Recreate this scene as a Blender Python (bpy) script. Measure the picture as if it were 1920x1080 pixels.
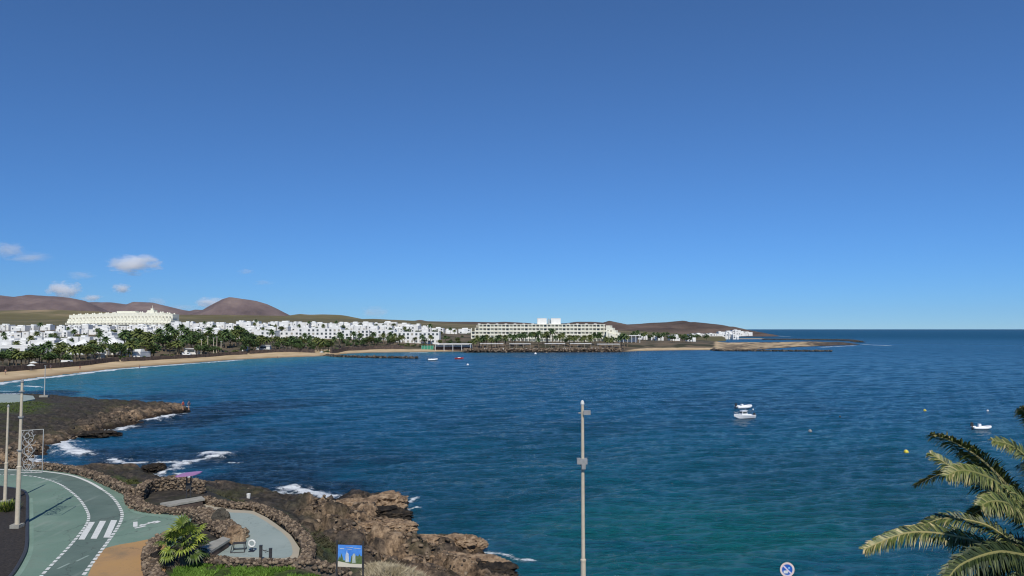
import bpy, math, random
import numpy as np
from mathutils import Vector, Matrix
random.seed(7); rng = np.random.default_rng(7)
for o in list(bpy.data.objects): bpy.data.objects.remove(o)
SC = bpy.context.scene; COL = SC.collection
R_ = math.radians
# ---------------------------------------------------------------- camera
F = 1400.0; CZ = 15.5; TH = math.atan(76/1400)
CT, ST = math.cos(TH), math.sin(TH)
cd = bpy.data.cameras.new('camera'); cam = bpy.data.objects.new('camera', cd); COL.objects.link(cam)
cam.location = (0, 0, CZ); cam.rotation_euler = (math.pi/2+TH, 0, 0)
cd.sensor_width = 36; cd.lens = 36*F/1920; cd.clip_start = 0.5; cd.clip_end = 80000
SC.camera = cam
# ---------------------------------------------------------------- sky, sun, exposure
SUN_EL, SUN_HEAD = R_(46), math.atan2(-0.19, 0.98)     # heading of the light on the ground (x,y)=(-.19,.98)
w = bpy.data.worlds.new('World'); SC.world = w; w.use_nodes = True
nt = w.node_tree; bg = nt.nodes['Background']
sky = nt.nodes.new('ShaderNodeTexSky'); sky.sky_type = 'NISHITA'; sky.sun_disc = False
sky.sun_elevation = SUN_EL; sky.sun_rotation = math.pi - math.atan2(-0.19, 0.98) + 0
sky.altitude = 12000; sky.air_density = 4.0; sky.dust_density = 0.0; sky.ozone_density = 10.0
gm = nt.nodes.new('ShaderNodeGamma'); gm.inputs[1].default_value = 1.0
hs = nt.nodes.new('ShaderNodeHueSaturation'); hs.inputs['Saturation'].default_value = 1.1
nt.links.new(sky.outputs[0], gm.inputs[0]); nt.links.new(gm.outputs[0], hs.inputs['Color'])
hs.inputs['Saturation'].default_value = 1.0
tint = nt.nodes.new('ShaderNodeVectorMath'); tint.operation = 'MULTIPLY'; tint.inputs[1].default_value = (.88, .99, 1.05)
nt.links.new(hs.outputs[0], tint.inputs[0]); nt.links.new(tint.outputs[0], bg.inputs[0]); bg.inputs[1].default_value = 0.093
sd = bpy.data.lights.new('sun', 'SUN'); sd.energy = 4.0; sd.angle = R_(0.5); sd.color = (1, .955, .88)
sun = bpy.data.objects.new('sun', sd); COL.objects.link(sun)
ldir = Vector((-0.19*math.cos(SUN_EL), 0.98*math.cos(SUN_EL), -math.sin(SUN_EL)))
sun.rotation_euler = ldir.to_track_quat('-Z', 'Y').to_euler(); sun.location = (0, -50, 100)
SC.view_settings.view_transform = 'Standard'; SC.view_settings.look = 'None'
SC.view_settings.gamma = 1; SC.view_settings.exposure = 0.0
SC.render.engine = 'CYCLES'; SC.cycles.filter_width = 1.15; SC.cycles.volume_bounces = 12; SC.cycles.max_bounces = 14
# ---------------------------------------------------------------- helpers
def G(u, v, z=0.0):                      # where the sight line of a photo point meets height z
    dx = (u-960)/F; dy = -(v-540)/F
    wy = CT - dy*ST; wz = ST + dy*CT
    t = (z-CZ)/wz
    return (dx*t, wy*t, z)
def X(u, Y, z=3.0): return (u-960)/F*(Y*CT+(z-CZ)*ST)
def Zat(v, Y):
    dy = -(v-540)/F
    return CZ + (ST+dy*CT)/(CT-dy*ST)*Y
def tag(o, label=None, cat=None, group=None, kind=None):
    for k, v in (('label', label), ('category', cat), ('group', group), ('kind', kind)):
        if v: o[k] = v
    return o
def empty(name, loc, rz=0, parent=None, sc=1):
    o = bpy.data.objects.new(name, None); COL.objects.link(o)
    o.location = loc; o.rotation_euler = (0, 0, rz); o.scale = (sc,)*3
    o.empty_display_size = .2
    if parent: o.parent = parent
    return o
def link(name, me, parent=None, mat=None):
    if mat and not me.materials: me.materials.append(mat)
    o = bpy.data.objects.new(name, me); COL.objects.link(o)
    if parent: o.parent = parent
    return o
def copy_tree(o, parent=None):
    c = o.copy(); COL.objects.link(c); c.parent = parent
    for ch in o.children: copy_tree(ch, c)
    return c
def grid_mesh(name, P, smooth=True, keep=None, attrs=None):
    n, m, _ = P.shape
    idx = np.arange(n*m).reshape(n, m)
    q = np.stack([idx[:-1, :-1], idx[:-1, 1:], idx[1:, 1:], idx[1:, :-1]], -1).reshape(-1, 4)
    if keep is not None: q = q[keep.reshape(-1)[q].any(1)]
    me = bpy.data.meshes.new(name)
    me.vertices.add(n*m); me.vertices.foreach_set('co', P.reshape(-1).astype(np.float32))
    me.loops.add(q.size); me.loops.foreach_set('vertex_index', q.reshape(-1).astype(np.int32))
    me.polygons.add(len(q)); me.polygons.foreach_set('loop_start', np.arange(0, q.size, 4, dtype=np.int32))
    if smooth: me.polygons.foreach_set('use_smooth', np.ones(len(q), bool))
    for k, a in (attrs or {}).items():
        at = me.attributes.new(k, 'FLOAT', 'POINT'); at.data.foreach_set('value', a.reshape(-1).astype(np.float32))
    me.update(calc_edges=True); return me
class MB:
    """collects primitives into one mesh"""
    def __init__(s): s.v = []; s.f = []; s.m = []; s.c = []; s.mi = 0; s.ci = None
    def add(s, vs, fs):
        b = len(s.v); s.v += [tuple(a) for a in vs]; s.f += [tuple(b+i for i in f) for f in fs]
        s.m += [s.mi]*len(fs); s.c += [s.ci if s.ci is not None else 0.]*len(vs); return s
    def box(s, c, d, rz=0, taper=1.0):
        cx, cy, cz = c; x, y, z = d[0]/2, d[1]/2, d[2]/2; co, si = math.cos(rz), math.sin(rz); vs = []
        for zz, t in ((-z, 1), (z, taper)):
            for xx, yy in ((-x, -y), (x, -y), (x, y), (-x, y)):
                xx *= t; yy *= t; vs.append((cx+xx*co-yy*si, cy+xx*si+yy*co, cz+zz))
        return s.add(vs, [(3, 2, 1, 0), (4, 5, 6, 7), (0, 1, 5, 4), (1, 2, 6, 5), (2, 3, 7, 6), (3, 0, 4, 7)])
    def tube(s, pts, rad, n=8, cap=True):
        pts = [Vector(p) for p in pts]; k = len(pts)
        if not hasattr(rad, '__len__'): rad = [rad]*k
        vs = []; fs = []
        t0 = (pts[1]-pts[0]).normalized(); a = t0.orthogonal().normalized()
        for i, p in enumerate(pts):
            t = (pts[min(i+1, k-1)]-pts[max(i-1, 0)]).normalized()
            a = (a - t*a.dot(t)); a = a.normalized() if a.length > 1e-6 else t.orthogonal().normalized()
            b = t.cross(a)
            for j in range(n):
                th = 2*math.pi*j/n; vs.append(p+(a*math.cos(th)+b*math.sin(th))*rad[i])
        for i in range(k-1):
            for j in range(n):
                j2 = (j+1) % n; fs.append((i*n+j, i*n+j2, (i+1)*n+j2, (i+1)*n+j))
        if cap: fs += [tuple(range(n))[::-1], tuple((k-1)*n+j for j in range(n))]
        return s.add(vs, fs)
    def lathe(s, prof, n=12, o=(0, 0, 0)):
        vs = []; fs = []; k = len(prof)
        for r, z in prof:
            for j in range(n):
                th = 2*math.pi*j/n; vs.append((o[0]+r*math.cos(th), o[1]+r*math.sin(th), o[2]+z))
        for i in range(k-1):
            for j in range(n):
                j2 = (j+1) % n; fs.append((i*n+j, i*n+j2, (i+1)*n+j2, (i+1)*n+j))
        fs += [tuple(range(n))[::-1], tuple((k-1)*n+j for j in range(n))]
        return s.add(vs, fs)
    def build(s, name, mat, parent=None, smooth=False, attr=None):
        me = bpy.data.meshes.new(name); me.from_pydata(s.v, [], s.f)
        for m in (mat if isinstance(mat, (list, tuple)) else [mat]): me.materials.append(m)
        me.polygons.foreach_set('material_index', s.m)
        if smooth: me.polygons.foreach_set('use_smooth', [True]*len(s.f))
        if attr:
            at = me.attributes.new(attr, 'FLOAT', 'POINT'); at.data.foreach_set('value', s.c)
        me.update(); return link(name, me, parent)
# numpy noise
def _h(ix, iy, s):
    n = (ix.astype(np.int64)*374761393 + iy.astype(np.int64)*668265263 + s*2147483647) & 0xffffffff
    n = ((n ^ (n >> 13))*1274126177) & 0xffffffff
    return ((n ^ (n >> 16)) & 0xffff)/65535.0
def vn(x, y, s=0):
    ix, iy = np.floor(x), np.floor(y); fx, fy = x-ix, y-iy
    fx = fx*fx*fx*(fx*(fx*6-15)+10); fy = fy*fy*fy*(fy*(fy*6-15)+10)
    a, b, c, d = _h(ix, iy, s), _h(ix+1, iy, s), _h(ix, iy+1, s), _h(ix+1, iy+1, s)
    return (a*(1-fx)+b*fx)*(1-fy)+(c*(1-fx)+d*fx)*fy
def fbm(x, y, o=4, s=0, g=.5):
    t = 0; a = 1; n = 0
    for i in range(o):
        xr = x*.8-y*.6; y = x*.6+y*.8; x = xr
        t = t+a*vn(x+i*17.3, y-i*9.1, s+i); n += a; a *= g; x = x*2.03; y = y*2.03
    return t/n
def ridged(x, y, o=4, s=0):
    t = 0; a = 1; n = 0
    for i in range(o):
        xr = x*.8-y*.6; y = x*.6+y*.8; x = xr
        t = t+a*(1-np.abs(2*vn(x+i*7.7, y+3.1*i, s+i)-1)); n += a; a *= .5; x = x*2.07; y = y*2.07
    return t/n
def worley(x, y, z=None, s=0):
    """F1, F2-F1 and a random value per cell"""
    z = np.zeros_like(x) if z is None else z; ix, iy, iz = np.floor(x), np.floor(y), np.floor(z)
    f1 = np.full(x.shape, 9.); f2 = np.full(x.shape, 9.); cid = np.zeros(x.shape)
    for a in (-1, 0, 1):
        for b in (-1, 0, 1):
            for c in ((-1, 0, 1) if np.any(z) else (0,)):
                X_, Y_, Z_ = ix+a, iy+b, iz+c; k = Z_*57
                d = np.sqrt((X_+_h(X_+k, Y_, s+1)-x)**2+(Y_+_h(X_, Y_+k, s+2)-y)**2+((Z_+_h(X_+k, Y_+k, s+3)-z)**2 if np.any(z) else 0))
                h = _h(X_+k, Y_-k, s+4); m = d < f1; f2 = np.where(m, f1, np.minimum(f2, d)); cid = np.where(m, h, cid); f1 = np.where(m, d, f1)
    return f1, f2-f1, cid
def sdist(x, y, poly):
    """signed distance to polygon, positive inside"""
    x = np.asarray(x, float); y = np.asarray(y, float)
    d2 = np.full(x.shape, 1e18); ins = np.zeros(x.shape, bool); n = len(poly)
    for i in range(n):
        ax, ay = poly[i][:2]; bx, by = poly[(i+1) % n][:2]; ex, ey = bx-ax, by-ay
        t = np.clip(((x-ax)*ex+(y-ay)*ey)/(ex*ex+ey*ey+1e-12), 0, 1)
        d2 = np.minimum(d2, (x-ax-t*ex)**2+(y-ay-t*ey)**2)
        if ay != by:
            c = ((ay > y) != (by > y)) & (x < (bx-ax)*(y-ay)/(by-ay)+ax); ins ^= c
    return np.sqrt(d2)*np.where(ins, 1, -1)
def ldist(x, y, pl):
    d2 = np.full(np.shape(x), 1e18)
    for (ax, ay), (bx, by) in zip([p[:2] for p in pl[:-1]], [p[:2] for p in pl[1:]]):
        ex, ey = bx-ax, by-ay
        t = np.clip(((x-ax)*ex+(y-ay)*ey)/(ex*ex+ey*ey+1e-12), 0, 1)
        d2 = np.minimum(d2, (x-ax-t*ex)**2+(y-ay-t*ey)**2)
    return np.sqrt(d2)
def ss(a, b, x):
    t = np.clip((x-a)/(b-a), 0, 1); return t*t*(3-2*t)
def cat(pts, n=8, closed=False):
    pts = [np.array(p, float) for p in pts]; out = []; k = len(pts)
    for i in range(k if closed else k-1):
        g = (lambda j: pts[j % k]) if closed else (lambda j: pts[min(max(j, 0), k-1)])
        p0, p1, p2, p3 = g(i-1), g(i), g(i+1), g(i+2)
        for j in range(n):
            t = j/n; out.append(.5*((2*p1)+(p2-p0)*t+(2*p0-5*p1+4*p2-p3)*t*t+(3*p1-p0-3*p2+p3)*t**3))
    if not closed: out.append(pts[-1])
    return [tuple(p) for p in out]
def GP(pts, z=0.0, n=0, closed=False):
    if n: pts = cat(pts, n, closed)
    return [G(u, v, z) for u, v in pts]
# ---------------------------------------------------------------- materials
def mat(name, col, rough=.7, col2=None, scale=3.0, spec=.3, bump=0, bscale=None, metal=0, col3=None, detail=5, coord='Object', attr=None, trans=0):
    m = bpy.data.materials.new(name); m.use_nodes = True; t = m.node_tree; L = t.links.new; N = t.nodes.new
    b = t.nodes['Principled BSDF']; b.inputs['Roughness'].default_value = rough
    b.inputs['Specular IOR Level'].default_value = spec; b.inputs['Metallic'].default_value = metal
    b.inputs['Base Color'].default_value = (*col, 1)
    if trans: b.inputs['Subsurface Weight'].default_value = 0
    tc = N('ShaderNodeTexCoord'); cc = tc.outputs[coord]
    if col2:
        no = N('ShaderNodeTexNoise'); no.inputs['Scale'].default_value = scale; no.inputs['Detail'].default_value = detail
        no.inputs['Roughness'].default_value = .65
        L(cc, no.inputs['Vector']); r = N('ShaderNodeValToRGB')
        e = r.color_ramp.elements; e[0].position = .33; e[0].color = (*col, 1); e[1].position = .67; e[1].color = (*col2, 1)
        if col3: q = e.new(.5); q.color = (*col3, 1)
        L(no.outputs[0], r.inputs[0]); out = r.outputs[0]
        if attr:
            at = N('ShaderNodeAttribute'); at.attribute_name = attr; L(at.outputs['Fac'], r.inputs[0])
        L(out, b.inputs['Base Color'])
    if bump:
        n2 = N('ShaderNodeTexNoise'); n2.inputs['Scale'].default_value = bscale or scale*4; n2.inputs['Detail'].default_value = 6
        L(cc, n2.inputs['Vector']); bp = N('ShaderNodeBump'); bp.inputs['Strength'].default_value = bump; bp.inputs['Distance'].default_value = .1
        L(n2.outputs[0], bp.inputs['Height']); L(bp.outputs[0], b.inputs['Normal'])
    return m
M = {}
M['white'] = mat('white_render', (.80, .80, .77), .85, (.68, .68, .65), .35, bump=.1, bscale=3)
M['cream'] = mat('cream_render', (.80, .785, .66), .85, (.71, .69, .56), .4)
M['window'] = mat('window_glass', (.035, .05, .06), .15, (.10, .11, .11), .8, spec=.6)
M['shade'] = mat('wood_frame', (.28, .26, .21), .7, (.42, .39, .32), 1.5)
M['lava_wall'] = mat('lava_wall', (.035, .03, .028), .9, (.14, .10, .08), .9, bump=.5, bscale=3)
M['leaf_a'] = mat('leaf_dark_green', (.035, .07, .025), .7, (.10, .15, .045), .7, spec=.2)
M['leaf_b'] = mat('leaf_olive_green', (.06, .085, .025), .7, (.16, .18, .05), .8, spec=.2)
M['bark'] = mat('bark', (.10, .075, .05), .9, (.2, .16, .11), 4, bump=.5)
M['steel'] = mat('galvanised_steel', (.42, .42, .40), .5, (.55, .54, .5), 4, metal=.3)
M['postcream'] = mat('cream_painted_post', (.56, .49, .37), .6, (.47, .41, .31), 2.2, bump=.15)
M['grey'] = mat('grey_painted_metal', (.30, .31, .31), .5, (.22, .22, .21), 5)
M['dark'] = mat('dark_painted_metal', (.03, .03, .032), .5, (.055, .055, .055), 6)
M['boatwhite'] = mat('white_boat_gelcoat', (.82, .83, .82), .25, (.74, .75, .75), 1, spec=.5)
M['black'] = mat('black_rubber', (.02, .02, .022), .5, (.04, .04, .04), 5)
M['red'] = mat('red_plastic', (.5, .04, .03), .4, (.42, .03, .03), 3)
M['yellow'] = mat('yellow_plastic', (.75, .62, .08), .4, (.6, .5, .06), 6)
M['purple'] = mat('purple_painted_board', (.40, .20, .38), .6, (.33, .17, .33), 3)
M['concrete'] = mat('concrete', (.34, .33, .29), .85, (.26, .25, .21), 2, bump=.3)
M['sandy'] = mat('sandy_stone', (.42, .33, .22), .9, (.3, .22, .14), 2)
M['skin'] = mat('skin', (.45, .27, .18), .6, (.4, .23, .15), 6)
M['cloth'] = mat('dark_cloth', (.06, .06, .10), .9, (.09, .09, .12), 6)
M['redcloth'] = mat('red_cloth', (.4, .06, .05), .9, (.3, .05, .05), 6)
M['awning'] = mat('pale_awning', (.65, .63, .56), .9, (.5, .48, .42), 2)
M['green_net'] = mat('green_net', (.03, .20, .12), .9, (.08, .30, .2), 1)
M['blue'] = mat('blue_enamel', (.02, .12, .5), .35, (.02, .10, .42), 6)
M['whitepaint'] = mat('white_road_paint', (.72, .72, .68), .8, (.55, .56, .52), 6, coord='Object')
# ---------------------------------------------------------------- coast outlines
near_px = [(-260, 745), (-60, 738), (30, 738), (80, 744), (130, 748), (200, 757), (262, 763), (352, 765), (360, 770), (300, 779), (262, 791),
  (215, 803), (165, 815), (115, 832), (88, 842), (62, 856), (40, 872), (20, 884), (60, 884), (110, 884), (172, 882), (225, 884), (262, 884), (300, 896), (340, 906),
  (395, 911), (450, 918), (500, 927), (560, 936), (618, 943), (645, 934), (690, 931), (735, 932), (752, 945), (744, 962), (765, 985), (768, 1010),
  (825, 1012), (876, 1014), (888, 1034), (925, 1050), (945, 1072), (965, 1100), (1060, 1122), (1400, 1118), (2200, 1118)]
NEAR = [p[:2] for p in GP(near_px)] + [(80, 5), (-220, 5)]
far_px = [(-330, 757), (-170, 742), (-60, 726), (0, 716), (60, 709), (130, 701), (215, 691), (330, 682.5), (430, 675), (520, 670.5), (612, 667.5), (650, 663), (700, 661), (780, 660),
  (860, 658.8), (872, 661), (1000, 661), (1100, 660.5), (1160, 660.5), (1200, 658), (1290, 656.4), (1340, 656.2), (1350, 658), (1400, 656.5), (1450, 653.5), (1500, 650.5), (1560, 648.2),
  (1614, 646), (1590, 642.5), (1500, 641.6), (1420, 643.5), (1350, 644), (1340, 641.5)]
FAR = [p[:2] for p in GP(far_px)] + [(X(1345, 905), 905), (X(1362, 3000), 3000), (X(-600, 3000), 3000), (-1200, 140)]
TAB = ([0, 235, 350, 500, 600, 700, 800, 1000, 1500, 2500, 9000], [3, 3, 4.5, 6, 9.5, 13.5, 17, 22, 34, 45, 30])
def kf(u): return np.interp(u, [700, 880, 1000, 1180, 1300], [1, .6, .35, .3, .08])
def far_z(x, y, d=None):
    x = np.asarray(x, float); y = np.asarray(y, float)
    u = 960+x/np.maximum(y, 1)*F
    if d is None: d = sdist(x, y, FAR)
    tab = 3+(np.interp(y, *TAB)-3)*kf(u)
    pr = np.where(d < 0, .1*d, np.where(d < 24, .085*d, 2.04+(d-24)*.12))
    z = np.minimum(tab, pr)
    z = np.where(z > .5, z+ss(1310, 1365, u)*(-(z-.5)*.65+(fbm(x/7, y/6, 3, 12)-.4)*1.0), z)
    return z + ss(30, 80, d)*(fbm(x/60, y/60, 3, 5)-.5)*2.0 + ss(0, 10, d)*(fbm(x/6, y/6, 3, 9)-.5)*.25
PATHZ = 3.5
path_px = [(-120, 872), (0, 879), (75, 881), (130, 887), (170, 898), (200, 911), (225, 923), (246, 931), (248, 945), (258, 955), (285, 961), (320, 964), (362, 966),
  (350, 1000), (310, 1035), (285, 1060), (292, 1100), (0, 1100), (25, 1078), (46, 1042), (50, 1015), (51, 960), (51, 931), (40, 921), (0, 914), (-120, 905)]
plaza_px = [(362, 949), (385, 944), (430, 955), (475, 958), (500, 970), (520, 984), (545, 1003), (562, 1028), (558, 1055), (500, 1056), (440, 1054), (380, 1046), (400, 1020), (440, 1010), (415, 985), (405, 966)]
PATH = GP(path_px, PATHZ); PLAZA = GP(plaza_px, PATHZ)
FLAT = GP([(-120, 876), (75, 878), (175, 895), (250, 925), (300, 912), (385, 918), (430, 940), (490, 950), (535, 980), (575, 1015), (590, 1050), (560, 1080), (560, 1300), (-400, 1300)], PATHZ)
tan_polys = [GP([(575, 935), (640, 924), (765, 922), (785, 1000), (890, 1000), (960, 1055), (960, 1100), (700, 1060), (650, 1030), (600, 990)], 1.5),
  GP([(170, 792), (235, 765), (350, 765), (300, 783), (200, 808), (120, 835), (-20, 880), (-20, 845), (90, 815)], 1.5)]
def near_z(x, y):
    wx = x+(fbm(x/3, y/3, 3, 21)-.5)*2.6; wy = y+(fbm(x/3+9, y/3, 3, 22)-.5)*3.2
    d = sdist(wx, wy, NEAR)
    top = np.where(y > 92, 2.5, 3.45)
    pr = np.where(d < 0, .35*d, np.where(d < 1.6, .55*d, .88+(d-1.6)*.17))
    z = np.minimum(top, pr)
    fl = ss(-1.8, .2, sdist(x, y, FLAT))
    rz_ = np.maximum(ss(-4, 2, sdist(x, y, tan_polys[0])), ss(-4, 2, sdist(x, y, tan_polys[1]))*.7)
    amp = np.where(d < 0, .35, .25+1.0*np.exp(-((d-5)/5.5)**2))*(.38+.62*rz_)
    rock = (ridged(x/4.2, y/4.2, 5, 31)-.55)*1.35*amp+(fbm(x/1.1, y/1.1, 3, 33)-.5)*.3*amp
    qx, qy = x+(fbm(x/.9, y/.9, 3, 37)-.5)*.9, y+(fbm(x/.9, y/.9, 3, 38)-.5)*.9
    _, e1, c1 = worley(qx/1.9, qy/1.5, s=3); _, e2, c2 = worley(qx/.75, qy/.7, s=9)
    rock = rock+amp*((c1-.5)*.75-1.0*ss(.2, 0, e1)+(c2-.5)*.34-.34*ss(.2, 0, e2))
    z = z+rock*ss(-2.5, 1.5, d)+(fbm(x/9, y/9, 3, 35)-.5)*.5*ss(3, 10, d)
    return z*(1-fl)+fl*(PATHZ-.07), d, fl
# ---------------------------------------------------------------- near ground
gr_polys = [(GP([(330, 1066), (420, 1060), (560, 1068), (650, 1078), (760, 1080), (760, 1120), (300, 1120)], 3.4), 1.2, .9),
  (GP([(160, 884), (230, 890), (300, 900), (350, 910), (310, 916), (240, 908)], 2.5), 1.5, .55),
  (GP([(-60, 750), (60, 752), (95, 760), (60, 775), (-60, 770)], 2.5), 3, .4), (GP([(395, 922), (440, 930), (520, 945), (560, 965), (500, 955), (420, 938)], 3), 1.5, .45),
  (GP([(590, 1005), (625, 1000), (650, 1030), (630, 1060), (595, 1040)], 3), 1.5, .5)]
xs = np.arange(-118, 46, .33); ys = np.arange(18, 150, .33)
Xg, Yg = np.meshgrid(xs, ys)
Zg, Dn, Fl = near_z(Xg, Yg)
tanm = np.zeros_like(Xg)
for p in tan_polys: tanm = np.maximum(tanm, ss(-2.5, 2, sdist(Xg, Yg, p)+(fbm(Xg/2, Yg/2, 3, 41)-.5)*4))
tanm = np.maximum(tanm, .75*ss(0, 1, Dn)*ss(7, 2, Dn)*ss(.4, .6, fbm(Xg/5, Yg/5, 3, 44)))
grm = np.zeros_like(Xg)
for p, soft, a in gr_polys: grm = np.maximum(grm, a*ss(-soft, soft, sdist(Xg, Yg, p)+(fbm(Xg/1.5, Yg/1.5, 3, 43)-.5)*3))
dry = ss(-1.5, 1.5, sdist(Xg, Yg, GP([(690, 1048), (740, 1046), (785, 1062), (800, 1085), (700, 1090), (685, 1065)], 3)))
blk = ss(-1.2, 1.2, sdist(Xg, Yg, GP([(375, 915), (430, 925), (500, 938), (555, 948), (590, 965), (560, 968), (500, 955), (430, 942), (385, 932)], 3)))
tanm = tanm*(.30+.70*ss(.40, .55, fbm(Xg/2.6+3, Yg/2.0, 4, 47)))
def ground_material():
    m = bpy.data.materials.new('lava_ground'); m.use_nodes = True; t = m.node_tree; L = t.links.new; N = t.nodes.new
    b = t.nodes['Principled BSDF']; b.inputs['Roughness'].default_value = .9; b.inputs['Specular IOR Level'].default_value = .2
    geo = N('ShaderNodeNewGeometry')
    def noise(s, d=6, r=.6):
        n = N('ShaderNodeTexNoise'); n.inputs['Scale'].default_value = s; n.inputs['Detail'].default_value = d; n.inputs['Roughness'].default_value = r
        L(geo.outputs['Position'], n.inputs['Vector']); return n.outputs[0]
    def ramp(f, stops):
        r = N('ShaderNodeValToRGB'); e = r.color_ramp.elements
        e[0].position, e[0].color = stops[0][0], (*stops[0][1], 1); e[1].position, e[1].color = stops[-1][0], (*stops[-1][1], 1)
        for p, c in stops[1:-1]: q = e.new(p); q.color = (*c, 1)
        L(f, r.inputs[0]); return r.outputs[0]
    def mix(f, a, c):
        x = N('ShaderNodeMix'); x.data_type = 'RGBA'; L(f, x.inputs[0]); L(a, x.inputs[6]); L(c, x.inputs[7]); return x.outputs[2]
    def at(n): a = N('ShaderNodeAttribute'); a.attribute_name = n; return a.outputs['Fac']
    n1, n2 = noise(1.6, 8, .7), noise(.35, 4)
    dark = ramp(n1, [(.35, (.022, .02, .018)), (.52, (.055, .048, .042)), (.72, (.13, .105, .08))])
    olive = ramp(n2, [(.4, (.05, .045, .03)), (.6, (.055, .06, .025))])
    fx = ramp(n2, [(.45, (0, 0, 0)), (.65, (.55, .55, .55))])
    c = mix(fx, dark, olive)
    bk = ramp(noise(6, 3), [(.3, (.035, .032, .029)), (.7, (.06, .055, .05))]); c = mix(at('blk'), c, bk)
    tan = ramp(n1, [(.36, (.04, .03, .022)), (.46, (.16, .11, .07)), (.58, (.36, .255, .16)), (.75, (.50, .38, .26))])
    c = mix(at('tan'), c, tan)
    gr = ramp(n1, [(.35, (.03, .05, .012)), (.6, (.09, .16, .025))])
    c = mix(at('green'), c, gr)
    dr = ramp(n1, [(.35, (.16, .13, .08)), (.65, (.36, .31, .21))])
    c = mix(at('dry'), c, dr)
    wet = ramp(at('wet'), [(0, (1, 1, 1)), (1, (.22, .2, .19))])
    x = N('ShaderNodeMix'); x.data_type = 'RGBA'; x.blend_type = 'MULTIPLY'; x.inputs[0].default_value = 1; L(c, x.inputs[6]); L(wet, x.inputs[7])
    L(x.outputs[2], b.inputs['Base Color'])
    bp = N('ShaderNodeBump'); bp.inputs['Strength'].default_value = .9; bp.inputs['Distance'].default_value = .25
    L(noise(3.5, 8, .7), bp.inputs['Height']); L(bp.outputs[0], b.inputs['Normal'])
    return m
M['ground'] = ground_material()
wet = ss(.75, .25, Zg)*(1-Fl)
# the planted dry mound
Zg = Zg + dry*1.0*(1-Fl)
me = grid_mesh('ground', np.stack([Xg, Yg, Zg], -1), keep=Zg > -.9, attrs={'blk': blk, 'tan': tanm*(1-blk), 'green': grm*(1-.0*Fl), 'dry': dry, 'wet': wet})
tag(link('ground', me, mat=M['ground']), kind='structure')
def ground_at(x, y):
    z, _, _ = near_z(np.array([x]), np.array([y])); return float(z[0])
# ---------------------------------------------------------------- beach and town ground
def land_material():
    m = bpy.data.materials.new('shore_ground'); m.use_nodes = True; t = m.node_tree; L = t.links.new; N = t.nodes.new
    b = t.nodes['Principled BSDF']; b.inputs['Roughness'].default_value = .95; b.inputs['Specular IOR Level'].default_value = .1
    geo = N('ShaderNodeNewGeometry')
    def noise(s, d=5):
        n = N('ShaderNodeTexNoise'); n.inputs['Scale'].default_value = s; n.inputs['Detail'].default_value = d; L(geo.outputs['Position'], n.inputs['Vector']); return n.outputs[0]
    def ramp(f, stops):
        r = N('ShaderNodeValToRGB'); e = r.color_ramp.elements
        e[0].position, e[0].color = stops[0][0], (*stops[0][1], 1); e[1].position, e[1].color = stops[-1][0], (*stops[-1][1], 1)
        for p, c in stops[1:-1]: q = e.new(p); q.color = (*c, 1)
        L(f, r.inputs[0]); return r.outputs[0]
    def mix(f, a, c):
        x = N('ShaderNodeMix'); x.data_type = 'RGBA'; L(f, x.inputs[0]); L(a, x.inputs[6]); L(c, x.inputs[7]); return x.outputs[2]
    def at(n): a = N('ShaderNodeAttribute'); a.attribute_name = n; return a.outputs['Fac']
    sand = ramp(noise(.15), [(.35, (.44, .33, .19)), (.65, (.56, .43, .27))])
    town = ramp(noise(.06), [(.4, (.05, .05, .03)), (.5, (.12, .10, .07)), (.62, (.16, .12, .08))])
    rock = ramp(noise(.4), [(.35, (.03, .025, .022)), (.65, (.15, .12, .09))])
    c = mix(at('town'), sand, town); c = mix(at('rock'), c, rock)
    wetc = ramp(at('wet'), [(0, (1, 1, 1)), (1, (.55, .5, .47))])
    x = N('ShaderNodeMix'); x.data_type = 'RGBA'; x.blend_type = 'MULTIPLY'; x.inputs[0].default_value = 1; L(c, x.inputs[6]); L(wetc, x.inputs[7])
    L(x.outputs[2], b.inputs['Base Color']); return m
M['land'] = land_material()
xs = np.arange(-760, 430, 3.0); ys = np.concatenate([np.arange(150.2, 420, 1.6), np.arange(420, 901, 3.0)]); ys[-1] = 900
Xf, Yf = np.meshgrid(xs, ys); Df = sdist(Xf, Yf, FAR); Zf = far_z(Xf, Yf, Df)
Uf = 960+Xf/Yf*F
bw = np.interp(Uf, [0, 200, 420, 560, 612, 650, 760, 860, 868, 880, 1160, 1200, 1340, 1350], [23, 24, 22, 26, 22, 22, 16, 12, 0, 0, 0, 14, 14, 40])
twn = ss(0, 2, Df-bw+(fbm(Xf/8, Yf/8, 2, 3)-.5)*3)
rk = ss(860, 872, Uf)*ss(1190, 1160, Uf)*ss(30, 12, Df)+ss(1340, 1352, Uf)*np.clip(ss(.42, .56, fbm(Xf/9, Yf/7, 4, 6))*.85+ss(1500, 1560, Uf)+ss(5, 0, Df)*.7, 0, 1)
twn = np.where(Uf > 1340, twn*0, twn)
me = grid_mesh('shore_ground', np.stack([Xf, Yf, Zf], -1), keep=Zf > -1.0, attrs={'town': twn, 'rock': np.clip(rk, 0, 1), 'wet': ss(.5, .1, Zf)})
tag(link('shore_ground', me, mat=M['land']), kind='structure')
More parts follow.
